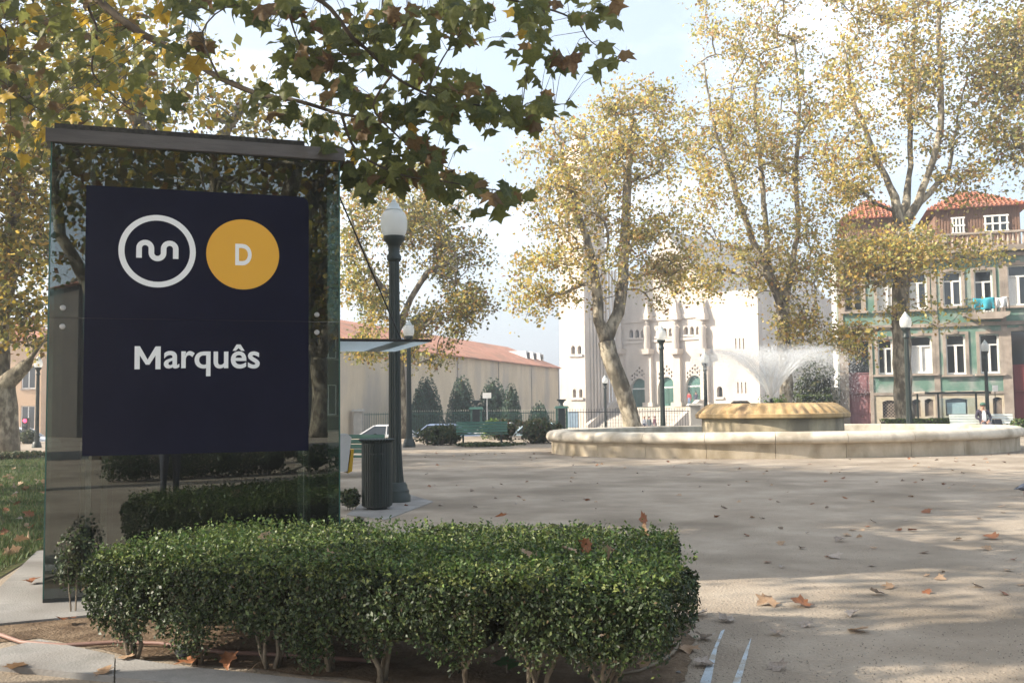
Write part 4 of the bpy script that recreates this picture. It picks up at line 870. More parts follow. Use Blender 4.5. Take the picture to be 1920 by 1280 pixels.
plain_block('house_behind', 'cream house with red roof behind the photographer, mirrored in the glass', (38, -48, 0), math.radians(170), 30, 10, 8.6, mat('dim_render', (.085, .075, .065), (.12, .105, .09), .9, 1.0), [(1.5 + 3.5 * k, z_, 2.9 + 3.5 * k, z_ + 2.1) for k in range(8) for z_ in (1.0, 4.9)], 2.6)

# ================================================================== GREEN HOUSE
gq = P(1574, 700, 60.0); GO = Vector((gq.x, 60.0, -0.95)); GPH = math.radians(-16.6)
gh_ = thing('green_house', 'teal tiled old town house with granite trim right behind the plane tree', 'building', GO, GPH)
def g_(px, py, d=0.0): return FP(GO, GPH, px, py, d)
def gbox(b): a = g_(b[0], (b[1] + b[3]) / 2); c = g_(b[2], (b[1] + b[3]) / 2); xm = (b[0] + b[2]) / 2; return (a[0], g_(xm, b[3])[1], c[0], g_(xm, b[1])[1])
GW = g_(1935, 600)[0] + 3.0; zc = g_(1760, 478)[1]; zs = g_(1760, 610)[1]; zbase = g_(1760, 735)[1]
up_ = [(1583, 515, 1617, 584), (1644, 514, 1682, 582), (1704, 512, 1738, 580), (1768, 510, 1803, 574), (1827, 507, 1862, 586), (1890, 497, 1930, 573)]
gf_ = [(1646, 636, 1674, 702), (1706, 630, 1748, 700), (1774, 627, 1811, 702), (1837, 626, 1874, 700)]
bs_ = [(1655, 750, 1681, 783), (1711, 748, 1727, 781), (1734, 747, 1751, 780), (1773, 746, 1815, 779), (1862, 744, 1880, 777)]
dr_ = [(1592, 640, 1631, 806), (1899, 620, 1938, 800)]
R_ = lambda b: [(b[0], b[1]), (b[2], b[1]), (b[2], b[3]), (b[0], b[3])]
U = [gbox(b) for b in up_]; Gf = [gbox(b) for b in gf_]; Bs = [gbox(b) for b in bs_]; Dr = [gbox(b) for b in dr_]
Dr = [(a, 0.35, c, d) for a, b, c, d in Dr]
def arched(b, rise=.16, n_=6): a, z0, c, z1 = b; return [(a, z0), (c, z0)] + [(c + (a - c) * i / n_, z1 - rise + rise * math.sin(math.pi * (i / n_))) for i in range(n_ + 1)]
MB().wall([(0, zbase), (GW, zbase), (GW, zc), (0, zc)], [R_(b) for b in U] + [arched(b) for b in Gf] + [R_((a, zbase + .001, c, d)) for a, b, c, d in Dr], .32).build('wall', M_teal, gh_)
MB().wall([(0, 0), (GW, 0), (GW, zbase - .002), (0, zbase - .002)], [arched(b, .1) for b in Bs] + [R_((a, .35, c, zbase - .003)) for a, b, c, d in Dr], .32).build('basement_wall', M_base, gh_)
MB().bb((.02, .6, 0), (GW, 9, zc - .02)).build('rear_mass', M_zinc, gh_)
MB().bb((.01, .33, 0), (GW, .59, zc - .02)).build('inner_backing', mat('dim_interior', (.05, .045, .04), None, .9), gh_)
# zinc sheeting on the left flank: upright ribs
for k in range(11): MB().bb((-.10, .05 + k * .8, 1.9), (-.002, .05 + k * .8 + .62, zc + .3)).build('zinc_sheet', M_zinc, gh_)
MB().bb((-.45, -.1, 0), (-.10, 6, zbase + .4)).build('side_wall', M_base, gh_)
def trim(name, b, wd, pr=.06, mt=M_gran, par=gh_, sill=True):
    a, z0, c, z1 = b
    for q0, q1 in (((a - wd, z0), (a, z1)), ((c, z0), (c + wd, z1)), ((a - wd, z1 + .002), (c + wd, z1 + wd))): MB().bb((q0[0], -pr, q0[1]), (q1[0], .10, q1[1])).build('surround', mt, par)
    MB().bb(((a + c) / 2 - .12, -pr - .04, z1 + .04), ((a + c) / 2 + .12, -pr - .002, z1 + wd + .10)).build('keystone', mt, par)
    if sill: MB().bb((a - wd - .12, -.20, z0 - .13), (c + wd + .12, .08, z0 - .002)).build('sill', mt, par)
def casement(b, par, curtain, fr=M_wpaint, tran=.27):
    a, z0, c, z1 = b; zt2 = z1 - (z1 - z0) * tran; mid = (a + c) / 2; t_ = .09
    wn = MB().bb((a, .22, z0), (c, .24, z1)).build('window', M_win, par)
    if curtain: 
        for q0, q1 in (((a + .1, z0 + .1), (mid - .06, zt2 - .05)), ((mid + .06, z0 + .1), (c - .1, zt2 - .05)))[:curtain]: MB().bb((q0[0], .205, q0[1]), (q1[0], .215, q1[1])).build('curtain', M_curt, wn)
    for q0, q1 in (((a, z0), (a + t_, z1)), ((c - t_, z0), (c, z1)), ((mid - .07, z0 + .12), (mid + .07, zt2 - .04)), ((a + t_, zt2 - .04), (c - t_, zt2 + .05)), ((a + t_, z0), (c - t_, z0 + .12)), ((a + t_, z1 - .07), (c - t_, z1))): MB().bb((q0[0], .13, q0[1]), (q1[0], .20, q1[1])).build('frame', fr, wn)
    return wn
for i, b in enumerate(U): trim('u', b, .17); casement(b, gh_, (0, 2, 1, 0, 0, 1)[i], M_gran if i == 0 else M_wpaint)
for i, b in enumerate(Gf): trim('g', b, .17); casement(b, gh_, (0, 2, 0, 0)[i])
for b in Bs:
    a, z0, c, z1 = b; wn = MB().bb((a, .2, z0), (c, .22, z1)).build('basement_window', M_win, gh_); m_ = MB()
    if c - a < 1.2:
        for k in range(-4, 8):
            for s_ in (-1, 1):
                x0 = a + (c - a) * k / 4; pts = [(x0, z0), (x0 + s_ * (z1 - z0), z1)]
                # clip the diagonal to the opening
                t0, t1 = 0.0, 1.0; dx = pts[1][0] - pts[0][0]
                lo_, hi_ = sorted(((a - x0) / dx, (c - x0) / dx)); t0 = max(0, lo_); t1 = min(1, hi_)
                if t1 - t0 > .05: m_.tube([(x0 + dx * t0, .12, z0 + (z1 - z0) * t0), (x0 + dx * t1, .12, z0 + (z1 - z0) * t1)], .018, 4)
        if m_.v: m_.build('grille', M_gran, wn)
    else: MB().bb((a + .1, .17, z0 + .1), (c - .1, .19, z1 - .25)).build('blind', mat('pale_blue_blind', (.35, .48, .56), (.45, .55, .6), .6, 3), wn)
for i, b in enumerate(Dr):
    a, z0, c, z1 = b; mt = (M_pinkd, M_redd)[i]; zt2 = z1 - (z1 - z0) * (.34 if i == 0 else .33); trim('d', b, .2, sill=False)
    d_ = MB().bb((a, .2, z0), (c, .26, zt2)).build('door', mt, gh_); n_p = 3
    for k in range(2):
        for j in range(n_p): 
            x0 = a + .1 + k * (c - a - .1) / 2; x1 = x0 + (c - a) / 2 - .2; zz0 = z0 + .15 + j * (zt2 - z0 - .2) / n_p; zz1 = zz0 + (zt2 - z0) / n_p - .2; MB().bb((x0, .165, zz0), (x1, .199, zz1)).build('door_panel', mt, d_)
    MB().lathe([(.03, 0), (.05, .03), (0, .06)], 8, ((a + c) / 2 + .12, .14, z0 + 1.15)).build('handle', M_steel, d_)
    MB().bb((a, .22, zt2 + .06), (c, .25, z1)).build('fanlight', M_win, gh_); MB().bb((a, .15, zt2), (c, .25, zt2 + .06)).build('door_transom', mt, gh_)
    MB().bb((a - .2, -.5, 0), (c + .2, .1, .33)).build('door_step', M_gran, gh_)
# storey bands, pilaster strips, cornice, balustrade
for z_, h_, pr, spans in ((zs - .10, .22, .12, [(-.02, GW)]), (zbase - .14, .16, .06, [(-.02, Dr[0][0] - .22), (Dr[0][2] + .22, Dr[1][0] - .22), (Dr[1][2] + .22, GW)]), (zc - .28, .20, .22, [(-.02, GW)])):
    for xa_, xb_ in spans: MB().bb((xa_, -pr, z_), (xb_, -.001, z_ + h_)).build('string_course', M_gran, gh_)
for px in (1578, 1755, 1884): s_ = g_(px, 650)[0]; MB().bb((s_ - .16, -.05, .02), (s_ + .16, -.0015, zs - .11)).build('pilaster', M_gran, gh_); MB().bb((s_ - .14, -.05, zs + .13), (s_ + .14, -.0015, zc - .29)).build('pilaster', M_gran, gh_)
MB().bb((-.35, -.65, zc), (GW, .6, zc + .2)).build('cornice', M_gran, gh_); MB().bb((-.30, -.5, zc + .2), (GW, .6, zc + .34)).build('cornice_step', M_gran, gh_)
zb0 = zc + .34; zb1 = zb0 + .85
MB().bb((0, -.38, zb1 - .12), (GW, -.12, zb1)).build('balustrade_rail', M_gran, gh_)
bal = MB().lathe([(.05, 0), (.09, .12), (.10, .25), (.05, .5), (.06, .73)], 8).build('baluster', M_gran, gh_); nb = int(GW / .27)
for i in range(nb):
    if i % 9 == 4: MB().bb(((i + .1) * .27, -.36, zb0), ((i + .9) * .27 + .1, -.14, zb1 - .12)).build('balustrade_pier', M_gran, gh_); continue
    o = bal if i == 0 else bal.copy()
    if i: COL.objects.link(o)
    o.location = (.13 + i * .27, -.25, zb0)
# balcony with laundry
a, z0, c, z1 = U[4]
bl = MB().slab([(a - .75, z0 - .02), (c + .75, z0 - .02), (c + .70, z0 - .22), (c + .3, z0 - .42), (a - .3, z0 - .42), (a - .70, z0 - .22)], -.75, -.003).build('balcony', M_gran, gh_)
m_ = MB(); 
for k in range(16): x_ = a - .68 + (c - a + 1.36) * k / 15; m_.tube([(x_, -.68, z0 - .02), (x_ + .02, -.80, z0 + .35), (x_, -.68, z0 + .72)], .016, 4)
m_.bb((a - .7, -.70, z0 + .72), (c + .7, -.66, z0 + .76)); m_.build('balcony_railing', M_iron, bl)
def cloth(name, label, x0, x1, zt2, zb_, mt):
    m2 = MB(); n1, n2 = 12, 6; vv = []
    for j in range(n2 + 1):
        for i in range(n1 + 1): u_, v_ = i / n1, j / n2; vv.append((x0 + (x1 - x0) * u_, -.76 - .06 * math.sin(u_ * 11 + 2 * v_) * (.3 + v_) - .05 * v_, zt2 + (zb_ - zt2) * v_ - .03 * math.sin(u_ * 5)))
    m2.add(vv, [(j * (n1 + 1) + i, (j + 1) * (n1 + 1) + i, (j + 1) * (n1 + 1) + i + 1, j * (n1 + 1) + i + 1) for j in range(n2) for i in range(n1)])
    o_ = m2.build(name, mt, None, True, label=label, cat='laundry', loc=GO, rz=GPH); sd = o_.modifiers.new('thickness', 'SOLIDIFY'); sd.thickness = .006; return o_
cloth('beach_towel', 'turquoise towel hung over the balcony of the green house', g_(1820, 560)[0], g_(1860, 560)[0], z0 + .80, z0 + .12, mat('turquoise_cloth', (.03, .27, .34), (.06, .36, .44), .9, 3))
cloth('white_cloth', 'white cloth hung over the balcony beside the turquoise towel', g_(1862, 560)[0], g_(1884, 560)[0], z0 + .80, z0 + .22, M_curt)
# set-back attics under hipped tile roofs
def attic(x0, x1, z0, z1, rise, wins):
    at = MB().bb((x0, 1.2, z0), (x1, 7.5, z1)).build('attic_storey', M_slatb, gh_); n_ = int((x1 - x0) / .16)
    m2 = MB()
    for k in range(n_): m2.bb((x0 + (k + .1) * (x1 - x0) / n_, 1.165, z0), (x0 + (k + .8) * (x1 - x0) / n_, 1.199, z1))
    m2.build('weatherboards', M_slatb, at, kind='stuff')
    for b in wins:
        wn = MB().bb((b[0] + .05, 1.10, b[1] + .05), (b[2] - .05, 1.14, b[3] - .05)).build('attic_window', M_win, gh_)
        xs_ = [b[0], (2 * b[0] + b[2]) / 3, (b[0] + 2 * b[2]) / 3, b[2]]
        for x_ in xs_: MB().bb((x_ - .05, 1.05, b[1] - .06), (x_ + .05, 1.10, b[3] + .06)).build('frame', M_wpaint, wn)
        for z_ in (b[1], (b[1] + b[3]) / 2, b[3]): MB().bb((b[0] - .1, 1.03, z_ - .05), (b[2] + .1, 1.049, z_ + .05)).build('frame', M_wpaint, wn)
    w_ = x1 - x0; m2 = MB(); e_ = .5; zr = z1 + rise; yr = 4.2; xa, xb = x0 + w_ * .38, x1 - w_ * .42
    m2.add([(x0 - e_, .7, z1 - .05), (x1 + e_, .7, z1 - .05), (x1 + e_, 8, z1 - .05), (x0 - e_, 8, z1 - .05), (xa, yr, zr), (xb, yr, zr)], [(0, 1, 5, 4), (1, 2, 5), (2, 3, 4, 5), (3, 0, 4), (3, 2, 1, 0)]); rf_ = m2.build('roof', M_red, gh_)
    m2 = MB(); nr = int((w_ + 2 * e_) / .24)
    for k in range(nr):   # rolls running up the front slope to the hip or ridge
        x_ = x0 - e_ + (k + .5) * (w_ + 2 * e_) / nr; f_ = min(1, (x_ - (x0 - e_)) / (xa - x0 + e_), (x1 + e_ - x_) / (x1 + e_ - xb)); m2.tube([(x_, .69, z1 - .01), (x_, .7 + (yr - .7) * f_, z1 - .01 + (rise + .05) * f_)], .06, 5)
    for k in range(1, 9):   # course laps
        f_ = k / 9; m2.tube([(x0 - e_ + (xa - x0 + e_) * f_, .7 + (yr - .7) * f_, z1 - .02 + (rise + .05) * f_), (x1 + e_ - (x1 + e_ - xb) * f_, .7 + (yr - .7) * f_, z1 - .02 + (rise + .05) * f_)], .05, 5)
    m2.build('tile_rolls', M_red, rf_, kind='stuff'); return at
ze = g_(1830, 388, 1.0)[1]
aw = (g_(1847, 410, 1.1)[0], g_(1860, 434, 1.1)[1], g_(1888, 410, 1.1)[0], g_(1860, 405, 1.1)[1]); aw2 = (g_(1786, 420, 1.1)[0], aw[1], g_(1806, 420, 1.1)[0], aw[3])
attic(g_(1752, 400, 1.2)[0], g_(1912, 400, 1.2)[0], zb0, ze, 1.55, [aw, aw2])
attic(g_(1590, 400, 1.2)[0], g_(1690, 400, 1.2)[0], zb0, g_(1640, 408, 1.0)[1], 1.7, [])

# ================================================================== CHURCH
cq = P(1165, 700, 122.0); CPH = math.radians(-45); CO = Vector((cq.x, 122.0, -1.7))
ch_ = thing('church', 'white stone church with three arched green doors and a square bell tower', 'church', CO, CPH)
def c_(px, py, d=0.0): return FP(CO, CPH, px, py, d)
def cpx(s_, y_, z_): return proj((CO.x + s_ * math.cos(CPH) - y_ * math.sin(CPH), CO.y + s_ * math.sin(CPH) + y_ * math.cos(CPH), CO.z + z_))
def carch(px0, px1, yb, yt, point=.35, n_=10):
    a, b = c_(px0, yb)[0], c_(px1, yb)[0]; xm = (px0 + px1) / 2; z0, z1 = c_(xm, yb)[1], c_(xm, yt)[1]; r_ = (b - a) / 2; sp = max(z0 + .2, z1 - r_ * 1.35); mid = (a + b) / 2
    return [(a, z0), (b, z0)] + [(mid + r_ * math.cos(math.pi * i / n_), sp + (z1 - sp) * math.sin(math.pi * i / n_) ** .85) for i in range(n_ + 1)], (a, b, z0, z1)
ports = [carch(1182, 1216, 763, 709), carch(1234, 1267, 761, 706), carch(1286, 1319, 760, 703)]
wins = [carch(1180 + d_, 1187 + d_, 633, 618) for d_ in (0, 11, 22)] + [carch(1232 + d_, 1239 + d_, 630, 615) for d_ in (0, 11, 22)] + [carch(1283 + d_, 1290 + d_, 627, 612) for d_ in (0, 11, 22)] + [carch(1344, 1355, 744, 724)]
slits = []
for x0, y0, y1 in ((1378, 634, 654), (1382, 716, 737)):
    for k in range(3):
        a, z1 = c_(x0 + k * 7.2, y0); b, z0 = c_(x0 + k * 7.2 + 3.2, y1); slits.append((a, z0, b, z1))
dia = []
for pi, cx_ in enumerate((1199, 1250, 1303)):
    yb_ = (690, 687, 685)[pi]
    for k in range(-3, 4):
        for j in range(2):
            px_, py_ = cx_ + k * 4.6, yb_ + abs(k) * 5.2 + j * 7.5 - (0 if abs(k) != 3 else 1.5); s_, z_ = c_(px_, py_); dia.append([(s_ - .16, z_), (s_, z_ - .2), (s_ + .16, z_), (s_, z_ + .2)])
sE = c_(1424, 700)[0]; sM = c_(1333, 700)[0]; zW = c_(1375, 545)[1]; zG = c_(1262, 430)[1]; zS = c_(1262, 560)[1]
MB().wall([(0, 0), (sE, 0), (sE, zW), (sM + .3, zW), (sM + .3, zS), ((sM) / 2 + .5, zG), (0, zS)], [p[0] for p in ports] + [w_[0] for w_ in wins] + [R_((a, b, c, d)) for a, b, c, d in slits] + dia, .7).build('facade', M_white, ch_)
MB().bb((.02, .75, 0), (sM, 30, zS - .05)).build('nave', M_white, ch_); MB().bb((sM + .02, .75, 0), (sE, 25, zW - .05)).build('side_aisle', M_white, ch_)
m_ = MB(); m_.add([(0, .71, zS), (sM + .3, .71, zS), (sM / 2 + .5, .71, zG), (0, 30, zS), (sM + .3, 30, zS), (sM / 2 + .5, 30, zG)], [(0, 2, 5, 3), (1, 4, 5, 2), (3, 5, 4)]); m_.build('nave_roof', M_white, ch_)
for pl, (a, b, z0, z1) in ports:
    d_ = MB().bb((a, .45, z0), (b, .55, z1)).build('door', M_tealdoor, ch_)
    mid = (a + b) / 2
    MB().bb((mid - .05, .40, z0), (mid + .05, .449, z0 + (z1 - z0) * .62)).build('door_meeting_stile', M_iron2, d_); MB().bb((a, .40, z0 + (z1 - z0) * .62), (b, .448, z0 + (z1 - z0) * .66)).build('door_transom', M_wpaint, d_)
    for k in range(4): x0 = a + .15 + k * (b - a - .2) / 4; MB().bb((x0, .42, z0 + .3), (x0 + (b - a) / 4 - .2, .447, z0 + (z1 - z0) * .58)).build('door_panel', M_iron2, d_)
for pl, (a, b, z0, z1) in wins: MB().bb((a, .5, z0), (b, .55, z1)).build('window', M_win, ch_); MB().bb((a - .25, -.2, z0 - .25), (b + .25, -.002, z0 - .02)).build('sill', M_white, ch_)
for a, b, c, d in slits: MB().bb((a, .4, b), (c, .5, d)).build('slit_window', M_slatb, ch_)
MB().bb((ports[0][1][0] - 1, .60, 8), (ports[2][1][1] + 1, .70, 15)).build('grille_backing', M_black, ch_)
for px in (1168, 1221, 1275, 1326):   # buttress columns with statues
    s_, zf = c_(px, 762); zk = c_(px, 664)[1]; zt2 = c_(px, 600)[1]
    MB().bb((s_ - .75, -.75, zf), (s_ + .75, -.002, zf + .5)).build('column_plinth', M_white, ch_)
    MB().bb((s_ - .5, -.55, zf + .5), (s_ + .5, -.002, zk)).build('buttress', M_white, ch_)
    MB().box((s_, -.55, zk + .3), (1.3, 1.3, .6), taper=1.15).build('capital', M_white, ch_)
    hs = zt2 - zk - .6
    smooth_angle(MB().lathe([(.42, 0), (.46, hs * .1), (.38, hs * .4), (.46, hs * .62), (.40, hs * .78), (.16, hs * .82), (.22, hs * .88), (.22, hs * .95), (.1, hs)], 12, (s_, -.6, zk + .6)).build('statue', M_white, ch_), 50)
    MB().bb((s_ - .6, -1.0, zt2), (s_ + .6, -.002, zt2 + .7)).build('statue_canopy', M_white, ch_); m_ = MB(); m_.box((s_, -.5, zt2 + 1.7), (1.0, .95, 2.0), taper=.15); m_.build('pinnacle', M_white, ch_)
for py, hh in ((600, .5), (640, .3)): z_ = c_(1250, py)[1]; MB().bb((.3, -.18, z_), (sM - .4, -.0015, z_ + hh)).build('string_course', M_white, ch_)
# tower stands forward on the left
best = min([k * .1 for k in range(10, 140)], key=lambda d_: abs(cpx(0, -d_, 8)[0] - 1097)); TD = best
tl = c_(1050, 700, -TD)[0]; TZ = c_(1075, 318, -TD)[1]
def tarch(px0, px1, yb, yt):
    a, b = c_(px0, yb, -TD)[0], c_(px1, yb, -TD)[0]; z0, z1 = c_(px0, yb, -TD)[1], c_(px0, yt, -TD)[1]; r_ = (b - a) / 2; mid = (a + b) / 2; return [(a, z0), (b, z0)] + [(mid + r_ * math.cos(math.pi * i / 8), z1 - r_ + r_ * math.sin(math.pi * i / 8)) for i in range(9)]
tw = [tarch(1071, 1078, 664, 648), tarch(1083, 1090, 664, 648), tarch(1074, 1080, 745, 729), tarch(1086, 1092, 745, 729)] + [tarch(1058, 1069, 430, 372), tarch(1077, 1088, 430, 372)]
tmesh = MB().wall([(tl, 0), (0, 0), (0, TZ), (tl, TZ)], tw, .6); tmesh.v = [(x, y - TD, z) for x, y, z in tmesh.v]; tmesh.build('tower_front', M_white, ch_)
MB().bb((tl + .01, -TD + .62, 0), (-.01, -TD + abs(tl), TZ - .01)).build('tower_body', M_white, ch_)
for q_ in tw: a = min(p[0] for p in q_); b = max(p[0] for p in q_); z0 = min(p[1] for p in q_); z1 = max(p[1] for p in q_); MB().bb((a, -TD + .5, z0), (b, -TD + .58, z1)).build('tower_window', M_win, ch_); MB().bb((a - .3, -TD - .25, z0 - .3), (b + .3, -TD - .003, z0 - .02)).build('sill', M_white, ch_)
for k in range(9): 
    y0 = -TD + .9 + k * (TD - 1.4) / 9; MB().bb((.0, y0, .3), (.16, y0 + .32, TZ * .62)).build('tower_rib', M_white, ch_)
MB().bb((tl - .4, -TD - .4, TZ), (.4, -TD + abs(tl) + .4, TZ + .7)).build('tower_cornice', M_white, ch_); m_ = MB(); m_.box((tl / 2, -TD + abs(tl) / 2, TZ + 3.2), (abs(tl) * .95, abs(tl) * .95, 5), taper=.05); m_.build('spire', M_white, ch_)
# terrace and steps down to the street
zp = c_(1250, 763)[1]; p0 = c_(1172, 763)[0]; p1 = c_(1330, 763)[0]
MB().bb((p0, -2.2, 0), (p1, -.003, zp)).build('terrace', M_base, ch_)
ns = 14
for k in range(ns): MB().bb((p0 + .3, -2.2 - (k + 1) * .34, 0), (p1 - .3, -2.2 - k * .34 - .001, zp * (1 - (k + 1) / (ns + 1)))).build('step', M_white if k % 2 else M_pave, ch_)
for s_ in (p0, p1): MB().add([(s_ - .3, -1.5, 0), (s_ + .3, -1.5, 0), (s_ - .3, -1.5, zp + .8), (s_ + .3, -1.5, zp + .8), (s_ - .3, -7.4, 0), (s_ + .3, -7.4, 0), (s_ - .3, -7.4, .8), (s_ + .3, -7.4, .8), (s_ - .3, -2.3, zp + .8), (s_ + .3, -2.3, zp + .8)], [(0, 2, 8, 6, 4), (1, 5, 7, 9, 3), (2, 3, 9, 8), (8, 9, 7, 6), (6, 7, 5, 4), (0, 1, 3, 2)]).build('stair_parapet', M_white, ch_)
MB().bb((-3.2, -TD - .06, .5), (-1.2, -TD - .01, 2.4)).build('notice_board', mat('board_blue', (.10, .16, .22), (.16, .22, .28), .4, 3), ch_)
# ================================================================== STREET FURNITURE
q0 = P(1733, 738, 54.5); q1 = P(1852, 733, 54.5); sh = thing('bus_shelter', 'glass bus shelter with thin flat roof in front of the green house', 'shelter', (q0.x, 54.5, -0.945)); SW = q1.x - q0.x; SH = q0.z + .945
MB().bb((0, -.2, SH), (SW, 1.3, SH + .05)).build('roof', M_glass2, sh)
for x_ in (0, SW * .25, SW * .5, SW * .75, SW): MB().bb((x_ - .04, -.2, SH + .05), (x_ + .04, 1.3, SH + .13)).build('roof_beam', M_gran, sh)
MB().bb((-.05, -.26, SH - .03), (SW + .05, -.2, SH + .09)).build('fascia', M_iron, sh)
for x_ in (.10, SW * .36, SW * .97): MB().bb((x_ - .04, 1.15, 0), (x_ + .04, 1.23, SH)).build('post', M_iron, sh)
MB().bb((SW * .38, 1.17, .55), (SW * .95, 1.20, SH - .25)).build('glass_pane', M_glass2, sh)
MB().bb((SW * .62, 1.12, .6), (SW * .74, 1.16, 1.5)).build('timetable', mat('poster_blue', (.05, .12, .25), (.1, .2, .35), .5, 5), sh)
MB().bb((SW * .40, .75, .45), (SW * .93, 1.1, .5)).build('seat', M_steel, sh)
def post_sign(name, label, cat, px, ytop, Y, w_, h_, mt, r_=.03, pole=M_steel):
    z0 = ZT(Y); q_ = P(px, ytop, Y); o = thing(name, label, cat, (q_.x, Y, z0)); H = q_.z - z0
    MB().tube([(0, 0, 0), (0, 0, H)], r_, 8).build('pole', pole, o); MB().bb((-w_ / 2, -.05, H - h_), (w_ / 2, -.031, H)).build('sign_plate', mt, o); return o
post_sign('parking_sign', 'small white plate on a thin grey pole above the bench', 'sign', 913, 736, 57.5, .5, .32, M_wpaint)
post_sign('bus_stop_sign', 'white stop sign on a thin pole right of the seated man', 'sign', 1865, 722, 53.9, .3, .34, M_wpaint, .025, M_black)
o = post_sign('no_entry_sign', 'round red and white no entry sign at the left picture edge', 'sign', 31, 793, 62, .10, .2, M_wpaint)
o.children[1].data = MB().lathe([(.38, 0), (.38, .02)], 24).build('disc_tmp', mat('sign_red', (.45, .02, .03), None, .4), o).data; bpy.data.objects.remove([c for c in o.children if c.name.startswith('disc_tmp')][0])
sp_ = o.children[1]; Hn = P(31, 793, 62).z - ZT(62); sp_.rotation_euler = (math.pi / 2, 0, 0); sp_.location = (0, -.03, Hn - .3)
MB().bb((-.28, -.075, Hn - .36), (.28, -.056, Hn - .24)).build('white_bar', M_letter, o)
tq = P(49, 783, 58); tl_ = thing('traffic_light', 'traffic light showing red at the left picture edge', 'traffic light', (tq.x, 58, ZT(58))); TH = tq.z - ZT(58)
MB().tube([(0, 0, 0), (0, 0, TH - .8)], .06, 8).build('pole', M_steel, tl_); hd = MB().bb((-.17, -.13, TH - .95), (.17, .13, TH)).build('signal_head', M_black, tl_)
M_redl = bpy.data.materials.new('red_lamp'); M_redl.use_nodes = True; _b = M_redl.node_tree.nodes['Principled BSDF']; _b.inputs['Base Color'].default_value = (.6, .02, .04, 1); _b.inputs['Emission Color'].default_value = (1, .05, .12, 1); _b.inputs['Emission Strength'].default_value = 2.0
for k, mt in enumerate((M_redl, M_win, M_win)):
    mm = MB().lathe([(.11, 0), (.11, .03), (.08, .05)], 14); mm.v = [(x, -.13 - z, y + TH - .17 - k * .3) for x, y, z in mm.v]; mm.build('signal_lens', mt, hd)
# hose, stone, twig in the bed
hp = [G(*p, .03) for p in ((-120, 1170), (-40, 1176), (0, 1189), (40, 1203), (120, 1209), (215, 1203), (300, 1205), (350, 1213), (420, 1222), (560, 1228), (700, 1238))]
MB().tube([p for p in hp], .013, 10).build('garden_hose', M_hose, smooth=True, label='reddish garden hose lying in the soil under the hedge', cat='hose')
def rock(name, label, loc, r_, mt, seed):
    import bmesh
    bm = bmesh.new(); bmesh.ops.create_icosphere(bm, subdivisions=2, radius=r_); rg_ = random.Random(seed)
    for v_ in bm.verts: v_.co *= 1 + rg_.uniform(-.16, .16); v_.co.z *= .62
    me = bpy.data.meshes.new(name); bm.to_mesh(me); bm.free(); me.materials.append(mt); return obj(name, me, None, loc, rg_.uniform(0, 6), label, 'stone')
rock('stone', 'grey stone half hidden under the hedge foliage', G(343, 1228) + Vector((0, 0, .025)), .055, M_rock, 1)
rock('stone', 'small brown stone on the soil near the hose', G(146, 1222) + Vector((0, 0, .012)), .022, M_soil, 2)
rock('stone', 'small pale pebble beside the right paint streak', G(1272, 1262) + Vector((0, 0, .008)), .014, M_rock, 3)
tp = [G(1275, 1203, .03), G(1262, 1222, .03), G(1236, 1240, .02), G(1200, 1256, .015), G(1130, 1268, .012)]
MB().tube(tp, [.009, .011, .010, .008, .005], 6).build('fallen_twig', M_stem, smooth=True, label='bare grey twig lying at the right foot of the hedge', cat='twig')
sprig = thing('weed_seedling', 'small leafy weed at the foot of the hedge', 'weed', G(950, 1262)); pos_ = np.array([[math.cos(a) * .05, math.sin(a) * .05, .05 + .01 * (k % 3)] for k, a in enumerate(np.linspace(0, 6.28, 8)[:-1])])
leaves('foliage', pos_, np.tile([0, -.3, 1.], (7, 1)), np.full(7, .075), palette([((.06, .13, .05), 1)], 7, rng), M_bleaf, sprig, KITE, 5)
MB().tube([(0, 0, -.01), (0, 0, .06)], .004, 5).build('stem', M_stem, sprig)

# ================================================================== TREES
def pt(px, py, Y): return P(px, py, Y)
def base(px, Y): q_ = P(px, 800, Y); return (q_.x, Y, ZT(Y) - .03)
def S(Y, *pp, dy=0.0): return [P(a, b, Y + dy * i / max(1, len(pp) - 1)) for i, (a, b) in enumerate(pp)]
GT = 'plane trees around the square'
Y = 43.0; b0 = base(1192, Y)
tree('plane_tree', 'leaning mottled plane tree forking in front of the church tower', b0, [[b0] + S(Y, (1173, 750), (1152, 692), (1137, 640)), S(Y, (1137, 640), (1122, 600), (1118, 540), (1106, 470), (1090, 420), (1064, 340), (1050, 270), dy=-1.2), S(Y, (1137, 640), (1160, 585), (1169, 520), (1172, 440), (1175, 370), (1182, 290), (1188, 200), dy=1.4)],
     [pb(1070, 330, Y - 1, 105, 120, 3, 3), pb(1190, 270, Y + 1, 95, 110, 3, 3), pb(1000, 540, Y, 55, 70, 2, 1.1), pb(1120, 470, Y, 130, 110, 3, 2.2), pb(1240, 480, Y + 1, 60, 100, 2, 1.2), pb(1190, 185, Y, 70, 45, 2, .8)], 480, 27000, .15, GOLD, 101, .37, group=GT, minz=6, spread=.36)
Y = 50.0; b0 = base(1476, Y)
